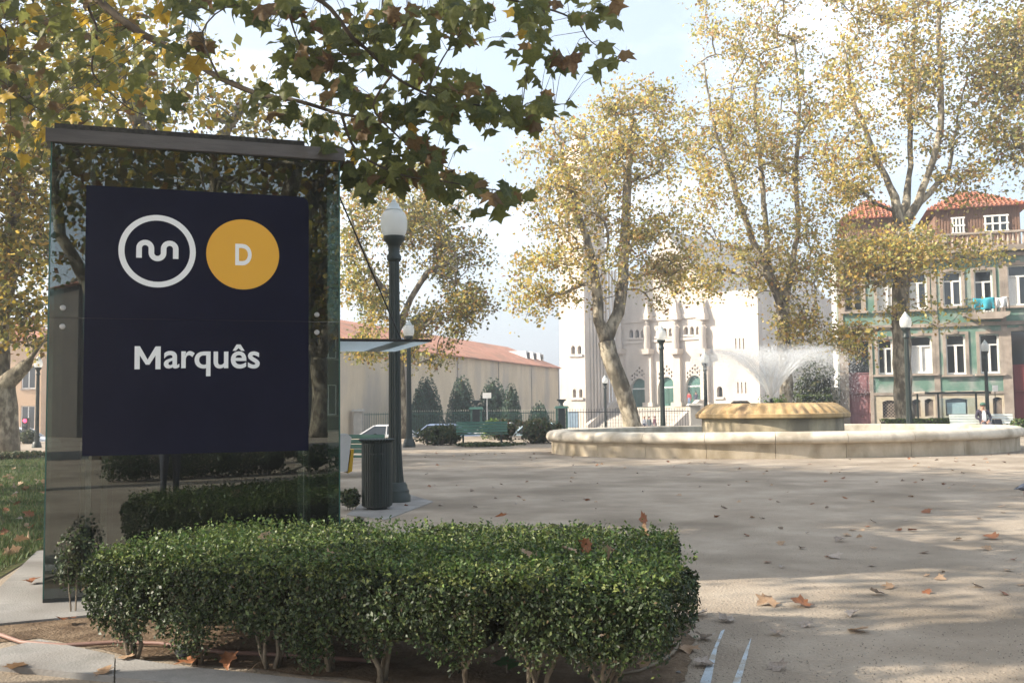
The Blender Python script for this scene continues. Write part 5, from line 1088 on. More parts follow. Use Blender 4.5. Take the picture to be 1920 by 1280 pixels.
tree('plane_tree', 'plane tree rising behind the fountain spray', b0, [[b0] + S(Y, (1474, 740), (1470, 650), (1466, 572)), S(Y, (1466, 572), (1440, 510), (1405, 430), (1370, 330), (1332, 215), (1320, 120), dy=-1.5), S(Y, (1466, 572), (1486, 510), (1497, 420), (1492, 320), (1500, 200), (1490, 60), dy=1.0), S(Y, (1440, 510), (1436, 420), (1425, 300), (1415, 160), dy=2.0)],
     [pb(1400, 190, Y, 130, 160, 4, 3), pb(1330, 340, Y - 1, 85, 130, 3, 2), pb(1480, 250, Y, 100, 200, 4, 3), pb(1430, 490, Y, 110, 80, 3, 1.6), pb(1515, 470, Y, 50, 110, 3, 1), pb(1310, 510, Y - 2, 60, 50, 2, .9), pb(1420, 20, Y, 130, 90, 4, 2), pb(1500, 620, Y, 50, 40, 2, .7)], 520, 30000, .165, GOLD, 102, .34, group=GT, minz=7, spread=.40)
Y = 45.0; b0 = base(1697, Y)
tree('plane_tree', 'thick plane tree with low golden foliage in front of the green house', b0, [[b0] + S(Y, (1694, 760), (1690, 680), (1688, 590), (1690, 500), (1690, 430)), S(Y, (1690, 430), (1722, 380), (1750, 300), (1765, 215), (1760, 90), (1765, -40), dy=-1), S(Y, (1690, 430), (1678, 370), (1640, 290), (1600, 190), (1580, 80), dy=1.4), S(Y, (1690, 430), (1708, 310), (1705, 200), (1718, 50), (1700, -80), dy=2), S(Y, (1722, 380), (1776, 330), (1795, 220), (1832, 80), dy=1)],
     [pb(1650, 160, Y, 120, 180, 4, 3), pb(1775, 150, Y, 90, 170, 3, 2.4), pb(1690, 480, Y - 1.5, 135, 55, 2.5, 2.6), pb(1595, 500, Y - 1, 55, 75, 2, 1.2), pb(1590, 330, Y, 60, 110, 3, 1.3), pb(1820, 330, Y, 60, 70, 2, .7), pb(1830, 470, Y - 1, 50, 30, 2, .5), pb(1600, 640, Y - 1, 45, 40, 1.5, .45), pb(1690, -30, Y, 170, 90, 4, 2), pb(1740, 590, Y - 1, 90, 30, 1.6, .5)], 560, 34000, .16, GOLD, 103, .40, group=GT, minz=4.5, spread=.36)
Y = 44.0; b0 = base(2070, Y)
tree('plane_tree', 'plane tree beyond the right picture edge with its foliage in the top corner', b0, [[b0] + S(Y, (2070, 600), (2060, 430)), S(Y, (2060, 430), (2000, 300), (1940, 180), (1900, 60)), S(Y, (2060, 430), (2080, 250), (2060, 50))], [pb(1890, 110, Y, 65, 130, 3, 2), pb(1980, 200, Y, 110, 180, 4, 2), pb(1900, 270, Y, 50, 55, 2, .9), pb(2060, 90, Y, 150, 220, 4, 2)], 260, 20000, .17, GOLD[1:], 104, .45, group=GT, minz=8)
Y = 47.0; b0 = base(754, Y)
tree('plane_tree', 'airy plane tree behind the near lamp post', b0, [[b0] + S(Y, (751, 770), (748, 700), (742, 620), (736, 560)), S(Y, (736, 560), (702, 520), (670, 450), (652, 370), dy=-1), S(Y, (742, 620), (770, 560), (802, 510), (880, 476), dy=-1), S(Y, (736, 560), (742, 470), (735, 380), (742, 290), dy=1)],
     [pb(745, 410, Y, 105, 110, 4, 3), pb(850, 480, Y, 75, 60, 3, 1.5), pb(875, 560, Y, 45, 45, 2, .8), pb(690, 560, Y, 55, 60, 3, 1.2), pb(810, 610, Y, 70, 40, 2, 1.0), pb(700, 650, Y, 60, 25, 2, .6), pb(800, 670, Y, 50, 25, 2, .5), pb(660, 480, Y, 40, 80, 2, 1), pb(830, 370, Y, 60, 50, 3, .9)], 380, 27000, .16, GOLD[:4] + OLIVE[:2], 105, .28, group=GT, minz=3.5, spread=.38)
Y = 35.0; b0 = base(10, Y)
tree('plane_tree', 'dark thick plane trunk with a pale limb at the left picture edge', b0, [[b0] + S(Y, (10, 790), (6, 740), (0, 712)), S(Y, (4, 725), (30, 702), (62, 668), (105, 628), (170, 590), dy=-1), S(Y, (0, 712), (-40, 640), (-60, 540), (-70, 400)), S(Y, (0, 712), (-4, 630), (12, 530), (25, 400), (40, 280), dy=1)],
     [pb(40, 610, Y, 85, 45, 2, 1.4), pb(30, 480, Y, 100, 110, 3, 2.4), pb(-60, 400, Y, 150, 200, 4, 2.4), pb(50, 330, Y, 90, 100, 3, 2), pb(140, 260, Y, 110, 70, 3, 1.4), pb(30, 170, Y, 90, 90, 3, 1.2)], 300, 22000, .19, OLIVE + GOLD[:3], 106, .42, group=GT, minz=2.6, spread=.5)
Y = 30.0; b0 = base(330, Y)
tree('plane_tree', 'plane tree hidden behind the lift with its thin top showing above the roof', b0, [[b0] + S(Y, (330, 600), (320, 450), (310, 330)), S(Y, (310, 330), (260, 230), (220, 120)), S(Y, (310, 330), (420, 250), (480, 180))], [pb(210, 170, Y, 130, 90, 3, 2), pb(450, 225, Y, 130, 45, 3, 1.1), pb(330, 130, Y, 120, 90, 3, .6), pb(590, 270, Y, 50, 50, 2, .35), pb(150, 60, Y, 120, 80, 3, 1)], 150, 7000, .17, OLIVE + GOLD[:3], 107, .30, group=GT, minz=6, spread=.5)
# trees left of and behind the photographer: they shade the square and show in the glass
def shade_tree(label, x, y, H, R, seed, nl=9000, pal=OLIVE, tr=.40):
    b = (x, y, -.03); k = H / 13
    return tree('plane_tree', label, b, [[b, (x + .1, y, 2.5 * k), (x, y + .1, 4.8 * k)], [(x, y + .1, 4.8 * k), (x + 1.2, y + .4, 7.5 * k), (x + 2.0, y, 10.5 * k)], [(x, y + .1, 4.8 * k), (x - 1.3, y - .5, 7.5 * k), (x - 1.8, y + .3, 10.5 * k)], [(x, y + .1, 4.8 * k), (x + .2, y + 1.3, 8 * k), (x, y + 1.0, 11 * k)]],
                [((x + 1.6, y, H * .70), (R * .75, R * .8, H * .26), 2), ((x - 1.6, y, H * .70), (R * .75, R * .8, H * .26), 2), ((x, y + 1, H * .80), (R * .7, R * .7, H * .22), 1.5)], 200, nl, .24, pal, seed, tr, group=GT, minz=4 * k, spread=.62)
shade_tree('shade plane tree left of the lift outside the picture, nearest one', -14.5, 12.6, 12.5, 5.4, 111, 26000)
shade_tree('shade plane tree left of the lawn outside the picture', -17.5, 17.5, 13.5, 5.6, 112, 26000)
shade_tree('shade plane tree far left outside the picture', -20.0, 25.5, 14.0, 5.6, 113, 13000)
shade_tree('plane tree with golden leaves showing above the lawn at the left edge', -11.2, 15.5, 12.5, 4.8, 116, 20000, OLIVE + GOLD[:2])
shade_tree('plane tree behind the photographer mirrored in the glass', 5.5, -9.5, 12.5, 5.2, 114, 4500)
shade_tree('second plane tree behind the photographer mirrored in the glass', 13.0, -11.0, 12.0, 5.0, 115, 6000)
shade_tree('unseen plane tree behind the photographer on the left, added to dim the skylight', -4.5, -5.0, 13.0, 5.0, 117, 12000)  # out of view, added so its crown darkens the ambient light
shade_tree('third plane tree behind the photographer mirrored in the glass', 3.0, -16.0, 12.0, 5.2, 118, 5000)
shade_tree('fourth plane tree behind the photographer mirrored in the glass', 9.5, -17.5, 10.0, 5.4, 119, 6000)
shade_tree('fifth plane tree across the street mirrored in the glass', 17.0, -30.0, 11.0, 6.0, 121, 9000)
shrub('bush', 'low clipped shrubs behind the photographer mirrored in the glass', (3.4, -5.2, 0), [((x_, 0.12 * x_, .3), (.7, .45, .36)) for x_ in (-2.6, -1.6, -.6, .4, 1.4, 2.4, 3.4)], 16000, .06, BOX, 55, shell=.6)

# overhanging tree: trunk stands left of the camera, its boughs reach over the lift
TB = Vector((-7.4, 4.6, -.03))
near = shade_tree('plane tree left of the camera whose lobed leaves hang over the lift', TB.x, TB.y, 14.0, 4.6, 120, 15000, OLIVE, .36)
def bough(Ys, *pp): n_ = len(pp); return [P(a, b, Ys[0] + (Ys[1] - Ys[0]) * i / (n_ - 1)) - TB for i, (a, b) in enumerate(pp)]
st_ = Vector((TB.x, TB.y, 5.0)) - TB
BO = [([st_, Vector((-4.6, 6.4, 5.9)) - TB] + bough((9.6, 8.6), (130, -60), (190, 5), (260, 60), (330, 95), (410, 145), (490, 178), (560, 190), (640, 214), (700, 222)), .055, .010),
      (bough((8.5, 8.9), (640, 214), (660, 270), (690, 300), (760, 330), (830, 340), (900, 352), (985, 365)), .014, .004),
      (bough((8.0, 9.2), (330, -60), (480, -40), (600, 0), (660, 70), (690, 95), (735, 140), (790, 172), (850, 192), (950, 200), (1060, 195)), .026, .004),
      (bough((8.6, 9.4), (600, 0), (760, -20), (900, -10), (1020, 15), (1080, 40), (1110, 80), (1180, 118)), .016, .004),
      (bough((8.3, 8.9), (735, 140), (700, 200), (740, 250), (790, 290), (850, 320)), .012, .004),
      (bough((9.8, 10.4), (150, -40), (168, 20), (182, 60), (172, 125), (192, 160), (250, 208), (320, 232)), .018, .004),
      (bough((9.9, 10.4), (-60, 120), (0, 150), (50, 190), (110, 228)), .012, .004),
      (bough((9.9, 10.2), (-40, 30), (10, 60), (15, 140), (20, 250), (0, 330)), .010, .003), (bough((8.0, 8.6), (410, 145), (380, 60), (440, 10), (520, 50)), .010, .003), (bough((8.2, 8.8), (540, 20), (560, 80), (590, 120)), .010, .003), (bough((8.4, 9.0), (800, 175), (830, 110), (870, 60), (930, 40)), .009, .003)]
BL = [(60, 50, 95, 60, 44), (170, 40, 95, 60, 40), (280, 30, 90, 40, 24), (60, 160, 85, 75, 44), (175, 150, 70, 70, 30), (270, 150, 60, 60, 18), (40, 270, 60, 70, 26), (130, 235, 70, 40, 14), (420, 15, 80, 25, 18), (395, 95, 45, 30, 6), (505, 25, 70, 35, 20), (570, 100, 65, 60, 28), (640, 50, 80, 55, 32), (620, 150, 70, 50, 22), (700, 90, 70, 50, 26), (720, 30, 70, 35, 18), (770, 60, 45, 40, 12), (860, 60, 45, 45, 15), (790, 110, 30, 40, 8), (860, 20, 80, 25, 14), (940, 15, 80, 30, 20), (1000, 55, 55, 40, 18), (1100, 20, 80, 30, 18), (1045, 105, 50, 35, 12), (1130, 115, 55, 22, 9), (1010, 120, 40, 30, 8),
      (760, 200, 60, 35, 18), (830, 200, 60, 40, 22), (900, 205, 70, 38, 28), (975, 215, 60, 40, 20), (1040, 192, 38, 20, 8), (860, 150, 60, 25, 10), (720, 215, 70, 40, 20), (690, 280, 60, 45, 18), (760, 270, 55, 45, 20), (810, 290, 40, 45, 14), (670, 345, 50, 35, 14), (740, 330, 70, 35, 20), (820, 345, 55, 28, 14), (875, 355, 45, 25, 10), (940, 372, 55, 20, 10), (905, 400, 35, 18, 5), (990, 368, 18, 10, 3), (490, 165, 50, 30, 8), (330, 200, 50, 30, 6), (330, 110, 50, 30, 7), (530, 215, 70, 30, 10), (600, 240, 40, 30, 8)]
tw_ = MB(); LF = []
bn = []
for pts, r0, r1 in BO:
    # smooth the polyline
    sp_ = []
    for i in range(len(pts) - 1):
        for k in range(4):
            a_, b_, c_3, d_ = pts[max(i - 1, 0)], pts[i], pts[i + 1], pts[min(i + 2, len(pts) - 1)]; t = k / 4
            sp_.append(0.5 * ((2 * b_) + (c_3 - a_) * t + (2 * a_ - 5 * b_ + 4 * c_3 - d_) * t * t + (3 * b_ - a_ - 3 * c_3 + d_) * t ** 3))
    sp_.append(pts[-1]); n_ = len(sp_)
    MB().tube(sp_, [r0 + (r1 - r0) * i / (n_ - 1) for i in range(n_)], 7).build('bough', M_twig, near, smooth=True); bn += sp_
bn = np.array([tuple(p) for p in bn])
for cx_, cy_, rx, ry, cnt in BL:
    for _ in range(int(cnt * (1.12 if cx_ > 640 else 1.1))):
        px, py = cx_ + rnd.gauss(0, rx * .55), cy_ + rnd.gauss(0, ry * .55); Yl = (10.2 + rnd.gauss(0, .7)) if px < 300 else 8.3 + 0.6 * min(1, max(0, px / 900)) + rnd.gauss(0, .3); q_ = P(px, py, max(6.3, Yl)) - TB; LF.append((q_, px, py))
        if rnd.random() < .55:
            d = np.linalg.norm(bn - np.array(q_), axis=1); a_ = Vector(bn[int(d.argmin())]); mid = a_.lerp(q_, .55) + Vector((0, 0, .05)); tw_.tube([a_, mid, q_], [.0035, .0025, .0018], 4, cap=False)
tw_.build('twigs', M_twig, near, kind='stuff')
lob_me = []
for k in range(18):   # shared leaf meshes: six shapes x three colours
    V, FF = bent_leaf(k % 6, .75); o_ = np_mesh('leaf_tmp', V, FF, M_nleaf[k // 6], smooth=True); lob_me.append(o_.data); bpy.data.objects.remove(o_)
LF.sort(key=lambda t: (t[0] + TB).y + (0 if -20 < t[1] < 1250 and -20 < t[2] < 430 else 50)); rest = ([], [], [])
def leaf_mat(q_, sc_):
    n_ = Vector((rnd.gauss(0, .55), -.75 + rnd.gauss(0, .45), rnd.gauss(.25, .45))).normalized(); d_ = Vector((rnd.gauss(.1, .45), rnd.gauss(0, .4), -1)); d_ = (d_ - n_ * d_.dot(n_)).normalized(); x_ = d_.cross(n_)
    M = Matrix((x_, d_, n_)).transposed().to_4x4() @ Matrix.Scale(sc_, 4); M.translation = q_; return M
for i, (q_, px, py) in enumerate(LF):
    pg = .22 if px < 330 else .015; pbn = .14; u_ = rnd.random(); ci = 2 if u_ < pg else (1 if u_ < pg + pbn else 0); sc_ = rnd.uniform(.10, .165) if px < 300 else rnd.uniform(.12, .20); M = leaf_mat(q_, sc_); me = lob_me[ci * 6 + rnd.randrange(6)]
    if i < 300: o_ = obj('leaf', me, near); o_.matrix_local = M
    else:
        co = np.empty(len(me.vertices) * 3, np.float32); me.vertices.foreach_get('co', co); co = co.reshape(-1, 3); A_ = np.array(M); rest[ci].append(co @ A_[:3, :3].T + A_[:3, 3])
fcs = bent_leaf(0, 1)[1]; NLV = len(bent_leaf(0, 1)[0])
for ci, rs_ in enumerate(rest):
    if rs_: V = np.concatenate(rs_); np_mesh('hanging_leaves', V, (fcs[None] + (np.arange(len(rs_)) * NLV)[:, None, None]).reshape(-1, 3), M_nleaf[ci], None, near, kind='stuff')

# ================================================================== FALLEN LEAVES
dry = []
for k in range(18):
    V, FF = bent_leaf(20 + k % 6, (.3, .5, .8)[k % 3]); V[:, 2] *= -.8; V[:, 2] -= V[:, 2].min() - .01; V[:, 2] *= min(1, (.16, .26, .36)[k % 3] / V[:, 2].max())
    o_ = np_mesh('fallen_tmp', V, FF, M_dry[k // 6], smooth=True); dry.append(o_.data); bpy.data.objects.remove(o_)
def fallen(q_, kind, s_, label, grp, tilt=.25):
    o_ = obj('fallen_leaf', dry[kind * 6 + rnd.randrange(6)], None, q_, None, label, 'leaf', grp); o_.scale = (s_,) * 3; o_.rotation_euler = (rnd.gauss(0, tilt), rnd.gauss(0, tilt), rnd.uniform(0, 6.28)); return o_
ON = [((1438, 1133), 1, .17, 'long tan leaf pair lying right of the hedge, left one'), ((1502, 1136), 0, .17, 'curled russet leaf on the sand right of the hedge'), ((1610, 1184), 1, .15, 'flat orange tan leaf alone on the sunny sand'), ((1645, 1115), 2, .12, 'pale peaked leaf in the middle of the right foreground'), ((1858, 1010), 0, .17, 'dark brown curled leaf with stalk near the right edge'), ((1737, 961), 0, .15, 'upright russet leaf in the shaded sand'), ((1711, 996), 0, .11, 'thin dark leaf lying edge-on in the shade'), ((1575, 1015), 2, .14, 'greyish crumpled leaf in the middle of the plaza'), ((1566, 1046), 2, .13, 'crumpled brown leaf in the centre of the bare sand'), ((1600, 1154), 2, .12, 'pale grey leaf with long stalk on the right foreground sand'), ((1512, 1174), 2, .10, 'small pale leaf left of the orange one'), ((1455, 1190), 2, .10, 'small whitish leaf near the blue paint streaks'), ((1362, 1165), 2, .13, 'pale oval leaf near the right end of the hedge'), ((1312, 1155), 2, .13, 'grey curled leaf touching the right hedge end'), ((1320, 1200), 2, .14, 'grey lobed leaf just above the left paint streak'), ((1292, 1222), 1, .11, 'small tan leaf beside the fallen twig'), ((1318, 1248), 2, .13, 'flat grey leaf lying across the left paint streak'), ((1458, 1254), 2, .12, 'bluish grey leaf at the bottom right of the paint streaks'),
      ((362, 1250), 0, .15, 'orange brown curled leaf on soil below the hedge stems'), ((430, 1251), 0, .12, 'flat orange leaf on the soil right of the curled one'), ((235, 1245), 1, .10, 'thin tan leaf on the soil near the kerb strip'), ((195, 1272), 1, .12, 'crumpled tan leaf on the kerb strip'), ((30, 1262), 1, .12, 'tan leaf at the bottom left corner on the kerb'), ((60, 1098), 0, .14, 'russet leaf on the concrete left of the lift'), ((122, 1172), 0, .12, 'brown leaf at the lower corner of the lift'), ((470, 1268), 1, .09, 'small yellow leaf at the kerb edge below the hedge'), ((1150, 1236), 0, .15, 'large russet leaf in the shade under the hedge right end'), ((1208, 1250), 1, .15, 'tan lobed leaf on soil below the fallen twig'), ((1255, 1212), 1, .13, 'brown leaf at the foot of the hedge corner')]
for (px, py), k, s_, lb in ON:
    q_ = G(px, py); fallen((q_.x, q_.y, .012 if px > 650 else .038), k, s_, lb, 'fallen plane leaves near the hedge')
for (px, py), k, lb in (((1205, 972), 0, 'dark russet leaf stuck on the far right corner of the hedge top'), ((940, 968), 0, 'dark red leaf standing at the back edge of the hedge top'), ((1100, 1022), 0, 'brown curled leaf on the sunny part of the hedge top'), ((1138, 1036), 1, 'tan leaf near the right front of the hedge top'), ((990, 1040), 1, 'pale orange leaf stuck on the front edge of the hedge'), ((497, 1010), 1, 'pale tan leaf on the hedge top in front of the lift'), ((1067, 1032), 1, 'small beige leaf in the middle of the hedge top'), ((1205, 995), 1, 'light brown leaf at the rear right of the hedge top'), ((1128, 1140), 0, 'russet leaf caught in the shaded hedge front'), ((620, 1045), 1, 'small brown leaf caught in the hedge front left of centre')):
    q_ = G(px, py, .65 if py < 1100 else .40); fallen((q_.x, q_.y, .65 if py < 1100 else .42), k, .10, lb, 'fallen leaves caught in the hedge', .8)
cnt = 0
while cnt < 190:
    px = rnd.uniform(735, 1935); py = 850 + 300 * rnd.random() ** 3.2
    if px < 1330 and py > 955: continue
    q_ = G(px, py); ex = (q_.x - FC.x) / (FA_ + .4); ey = (q_.y - FC.y) / (FB_ + .4)
    if ex * ex + ey * ey < 1: continue
    near_f = ex * ex + ey * ey < 1.5; kd = rnd.choice((0, 0, 1, 1, 2, 2)); cw = ('russet', 'tan', 'greyish')[kd]; zn = 'left of the fountain' if px < 1030 else ('in front of the fountain middle' if px < 1480 else 'towards the right picture edge')
    fallen((q_.x, q_.y, .006), kd, rnd.uniform(.055, .105), cw + (' dry leaf drifted against the foot of the fountain wall' if near_f else (' small dry leaf on the far sand ' + zn if py < 930 else ' dry plane leaf on the nearer bare sand ' + zn)), 'leaves by the fountain wall' if near_f else ('leaves on the far sand' if py < 930 else 'leaves on the near sand')); cnt += 1
cnt = 0
while cnt < 60:
    px = rnd.uniform(-60, 150); py = rnd.uniform(875, 1060); q_ = G(px, py)
    if q_.x > -4.9 - (q_.y - 9) * .2: continue
    kd = rnd.choice((0, 1, 1, 2))
    fallen((q_.x, q_.y, .05), kd, rnd.uniform(.09, .16), ('russet', 'tan', 'greyish')[kd] + ' dry leaf on the %s grass of the lawn left of the lift' % ('near' if py > 960 else 'far'), 'leaves on the lawn', .5); cnt += 1
# grit on the near sand
n = 5200; gx = rng.uniform(1180, 2000, n); gy = 930 + 360 * rng.uniform(0, 1, n) ** .8
gq_ = np.array([tuple(G(a, b, .003)) for a, b in zip(gx, gy)]); tet = np.array([(1, 0, 0), (-.5, .9, 0), (-.5, -.9, 0), (0, 0, .8)]) * .004
Vg = (gq_[:, None] + tet[None] * rng.uniform(.4, 1.5, (n, 1, 1))).reshape(-1, 3); np_mesh('grit', Vg, (np.array([(0, 1, 3), (1, 2, 3), (2, 0, 3)])[None] + (np.arange(n) * 4)[:, None, None]).reshape(-1, 3), M_bleaf, np.repeat(palette([((.12, .09, .06), 2), ((.30, .26, .21), 2), ((.08, .06, .05), 1)], n, rng), 4, 0), label='fine grit and leaf crumbs on the foreground sand', cat='grit', kind='stuff')

# ================================================================== PEOPLE
M_skin = mat('skin', (.42, .25, .18), None, .55)
def person(label, loc, rz, J, cols, hair, hat=None, extra=None, scale=1.0):
    """J: joint overrides; one continuous skinned body, cols = shirt, trousers, shoes"""
    jd = dict(pel=(0, 0, .95, .135), spi=(0, 0, 1.15, .125), che=(0, .01, 1.34, .15), nec=(0, .01, 1.50, .058), jaw=(0, -.02, 1.575, .07), hea=(0, -.01, 1.655, .092), cro=(0, 0, 1.72, .062))
    for s_, t in ((-1, 'l'), (1, 'r')): jd.update({'sho' + t: (s_ * .175, .01, 1.41, .072), 'elb' + t: (s_ * .235, .03, 1.13, .047), 'wri' + t: (s_ * .24, -.06, .89, .033), 'han' + t: (s_ * .24, -.09, .83, .036), 'hip' + t: (s_ * .095, 0, .89, .10), 'kne' + t: (s_ * .105, -.02, .50, .066), 'ank' + t: (s_ * .105, .02, .09, .046), 'toe' + t: (s_ * .12, -.14, .04, .042)})
    jd.update(J); names = list(jd); ix = {k: i for i, k in enumerate(names)}
    ed = [('pel', 'spi'), ('spi', 'che'), ('che', 'nec'), ('nec', 'jaw'), ('jaw', 'hea'), ('hea', 'cro')]
    for t in 'lr': ed += [('che', 'sho' + t), ('sho' + t, 'elb' + t), ('elb' + t, 'wri' + t), ('wri' + t, 'han' + t), ('pel', 'hip' + t), ('hip' + t, 'kne' + t), ('kne' + t, 'ank' + t), ('ank' + t, 'toe' + t)]
    me = bpy.data.meshes.new('body'); me.from_pydata([jd[k][:3] for k in names], [(ix[a], ix[b]) for a, b in ed], []); o_ = bpy.data.objects.new('body', me); COL.objects.link(o_)
    o_.modifiers.new('skin', 'SKIN'); sub = o_.modifiers.new('sub', 'SUBSURF'); sub.levels = 2; sub.render_levels = 2
    for i, k in enumerate(names): sv = me.skin_vertices[0].data[i]; r_ = jd[k][3]; sv.radius = (r_, r_ * (.78 if k in ('pel', 'spi', 'che') else 1)); sv.use_root = k == 'pel'
    bpy.context.view_layer.update(); ev = bpy.data.meshes.new_from_object(o_.evaluated_get(bpy.context.evaluated_depsgraph_get())); bpy.data.objects.remove(o_)
    root = thing('person', label, 'person', loc, rz); root.scale = (scale,) * 3
    m_ = MB(); m_.v = [tuple(v_.co) for v_ in ev.vertices]; m_.f = [tuple(p.vertices) for p in ev.polygons]
    JP = np.array([jd[k][:3] for k in names]); fc = np.array([tuple(p.center) for p in ev.polygons])
    region = {'jaw': 0, 'hea': 0, 'cro': 0, 'nec': 0, 'pel': 2, 'spi': 1, 'che': 1}
    for t in 'lr': region.update({'sho' + t: 1, 'elb' + t: 1, 'wri' + t: 1, 'han' + t: 0, 'hip' + t: 2, 'kne' + t: 2, 'ank' + t: 2, 'toe' + t: 3})
    m_.m = [region[names[int(np.linalg.norm(JP - c, axis=1).argmin())]] for c in fc]
    for t in 'lr':   # fingers rooted in the palm, thumb off its side
        w0, h0 = Vector(jd['wri' + t][:3]), Vector(jd['han' + t][:3]); d_ = (h0 - w0).normalized(); sd = d_.cross(Vector((0, 0, 1) if abs(d_.z) < .8 else (0, 1, 0))).normalized(); nn = d_.cross(sd)
        for k, (of, ln) in enumerate(((-.027, .055), (-.009, .07), (.009, .075), (.027, .065))): b_ = h0 + sd * of + d_ * .015; m_.tube([b_, b_ + d_ * ln * .5 + nn * .006, b_ + d_ * ln * .9 + nn * .026], [.009, .0085, .006], 5)
        b_ = h0 - sd * .03 - d_ * .01; m_.tube([b_, b_ - sd * .022 + d_ * .025, b_ - sd * .018 + d_ * .05], [.010, .009, .007], 5)
    hx = Vector(jd['hea'][:3]); fw = Vector((0, -1, 0))
    m_.tube([hx + Vector((0, -.08, .012)), hx + Vector((0, -.108, -.022)), hx + Vector((0, -.085, -.032))], [.008, .014, .010], 6)
    for s_ in (-1, 1): m_.tube([hx + Vector((s_ * .088, .0, .02)), hx + Vector((s_ * .102, .012, 0)), hx + Vector((s_ * .088, .0, -.025))], [.008, .012, .008], 6)
    mats = [M_skin] + [mat('cloth', c, tuple(min(1, x * 1.3) for x in c), .9, 9, 5, .2, 40) for c in cols]
    bo = m_.build('body', mats, root, smooth=True)
    for s_ in (-1, 1):
        e_ = MB(); e_.lathe([(.0, -.010), (.008, -.005), (.011, 0), (.008, .005), (0, .010)], 8); e_.v = [(x + hx.x + s_ * .032, y + hx.y - .084, z + hx.z + .014) for x, y, z in e_.v]; e_.build('eye', M_black, bo)
    MB().tube([hx + Vector((-.026, -.083, -.058)), hx + Vector((0, -.09, -.06)), hx + Vector((.026, -.083, -.058))], .005, 5).build('mouth', mat('lips', (.33, .13, .11), None, .5), bo)
    prof = [(.104, -.02), (.108, .03), (.098, .07), (.065, .10), (.01, .112)]
    hm = MB().lathe(prof, 16, (hx.x, hx.y + .016, hx.z), 1, 1.04); hm.build('hair', mat('hair', hair, None, .6), root, smooth=True)
    if hat: 
        hh = MB().lathe([(.112, .035), (.114, .06), (.105, .10), (.07, .13), (.01, .142)], 18, (hx.x, hx.y, hx.z), 1, 1.05).build('cap', mat('cap_cloth', hat, None, .8), root, smooth=True)
        MB().prism([(math.cos(t) * .09 + hx.x, -.08 - .10 * abs(math.sin(t)) + hx.y) for t in np.linspace(math.pi, 2 * math.pi, 9)], hx.z + .035, hx.z + .045).build('cap_peak', mat('cap_cloth', hat, None, .8), hh)
    return root
sit = dict(pel=(0, .05, .55, .14), spi=(0, .10, .75, .135), che=(0, .13, .95, .16), nec=(0, .11, 1.10, .06), jaw=(0, .07, 1.17, .07), hea=(0, .08, 1.25, .092), cro=(0, .09, 1.315, .062))
for s_, t in ((-1, 'l'), (1, 'r')): sit.update({'sho' + t: (s_ * .20, .13, 1.02, .08), 'elb' + t: (s_ * .29, .07, .76, .052), 'wri' + t: (s_ * .15, -.16, .64, .036), 'han' + t: (s_ * .11, -.21, .63, .038), 'hip' + t: (s_ * .10, .02, .53, .105), 'kne' + t: (s_ * .14, -.42, .52, .072), 'ank' + t: (s_ * .14, -.45, .09, .048), 'toe' + t: (s_ * .15, -.60, .04, .044)})
sq = P(1850, 790, 41.0)
man = person('man in a green cap and dark jacket over white shirt sitting on the pale bench', (sq.x, 41.22, 0), math.radians(-8), sit, [(.035, .03, .045), (.06, .06, .075), (.03, .025, .02)], (.08, .06, .05), hat=(.05, .12, .085))
MB().slab([(-.085, .60), (.085, .60), (.075, .92), (.035, 1.06), (-.035, 1.06), (-.075, .92)], -.045, -.01).build('shirt_front', mat('white_cloth', (.72, .72, .72), (.78, .78, .78), .9, 8), man)
bgq = MB(); bgq.box((0, 0, .12), (.36, .26, .24), taper=.75); bgq.build('backpack', mat('bag_black', (.015, .018, .022), (.03, .033, .04), .8, 12), None, label='dark bag on the pale bench beside the man in the cap', cat='bag', loc=(sq.x + .5, 41.15, .456))
walk = dict(kner=(.105, -.14, .50, .066), ankr=(.105, -.10, .10, .046), toer=(.12, -.25, .05, .042), anll=(0, 0, 0, 0)) ; walk.pop('anll'); walk.update(ankl=(-.105, .16, .10, .046), toel=(-.12, .02, .04, .042))
for px, Yp, J, cols, hair, lb, rz_ in ((1208, 100, walk, [(.62, .62, .64), (.05, .06, .09), (.05, .04, .04)], (.35, .2, .1), 'fair haired pedestrian in white top and dark trousers below the church steps', .6), (1217, 101, {}, [(.09, .11, .12), (.10, .11, .12), (.03, .03, .03)], (.05, .04, .04), 'pedestrian in grey coat beside the fair haired one', -.4), (1228, 102, walk, [(.28, .12, .15), (.45, .40, .36), (.05, .04, .04)], (.12, .03, .03), 'pedestrian in plum top walking right of the pair', .9)):
    q_ = P(px, 800, Yp); person(lb, (q_.x, Yp, ZT(Yp)), rz_, J, cols, hair)
def on_terrace(s_, y_): return (CO.x + s_ * math.cos(CPH) - y_ * math.sin(CPH), CO.y + s_ * math.sin(CPH) + y_ * math.cos(CPH), CO.z + zp)
sD = c_(1301, 760)[0]
person('person in a red top standing in the right church doorway', on_terrace(sD, -.9), -.6, {}, [(.38, .05, .05), (.12, .2, .32), (.05, .05, .05)], (.06, .04, .03))
person('person in dark clothes beside the red top in the church doorway', on_terrace(sD + .8, -.7), -.3, walk, [(.05, .05, .08), (.06, .06, .09), (.03, .03, .03)], (.04, .03, .03))
hold = {}
for s_, t in ((-1, 'l'), (1, 'r')): hold.update({'elb' + t: (s_ * .25, -.12, 1.20, .047), 'wri' + t: (s_ * .10, -.30, 1.42, .033), 'han' + t: (s_ * .07, -.33, 1.47, .036)})
person('photographer in dark clothes, seen only mirrored in the lift glass', (0.02, -.62, 0), math.radians(180), hold, [(.03, .035, .045), (.05, .055, .07), (.03, .03, .03)], (.05, .035, .03))
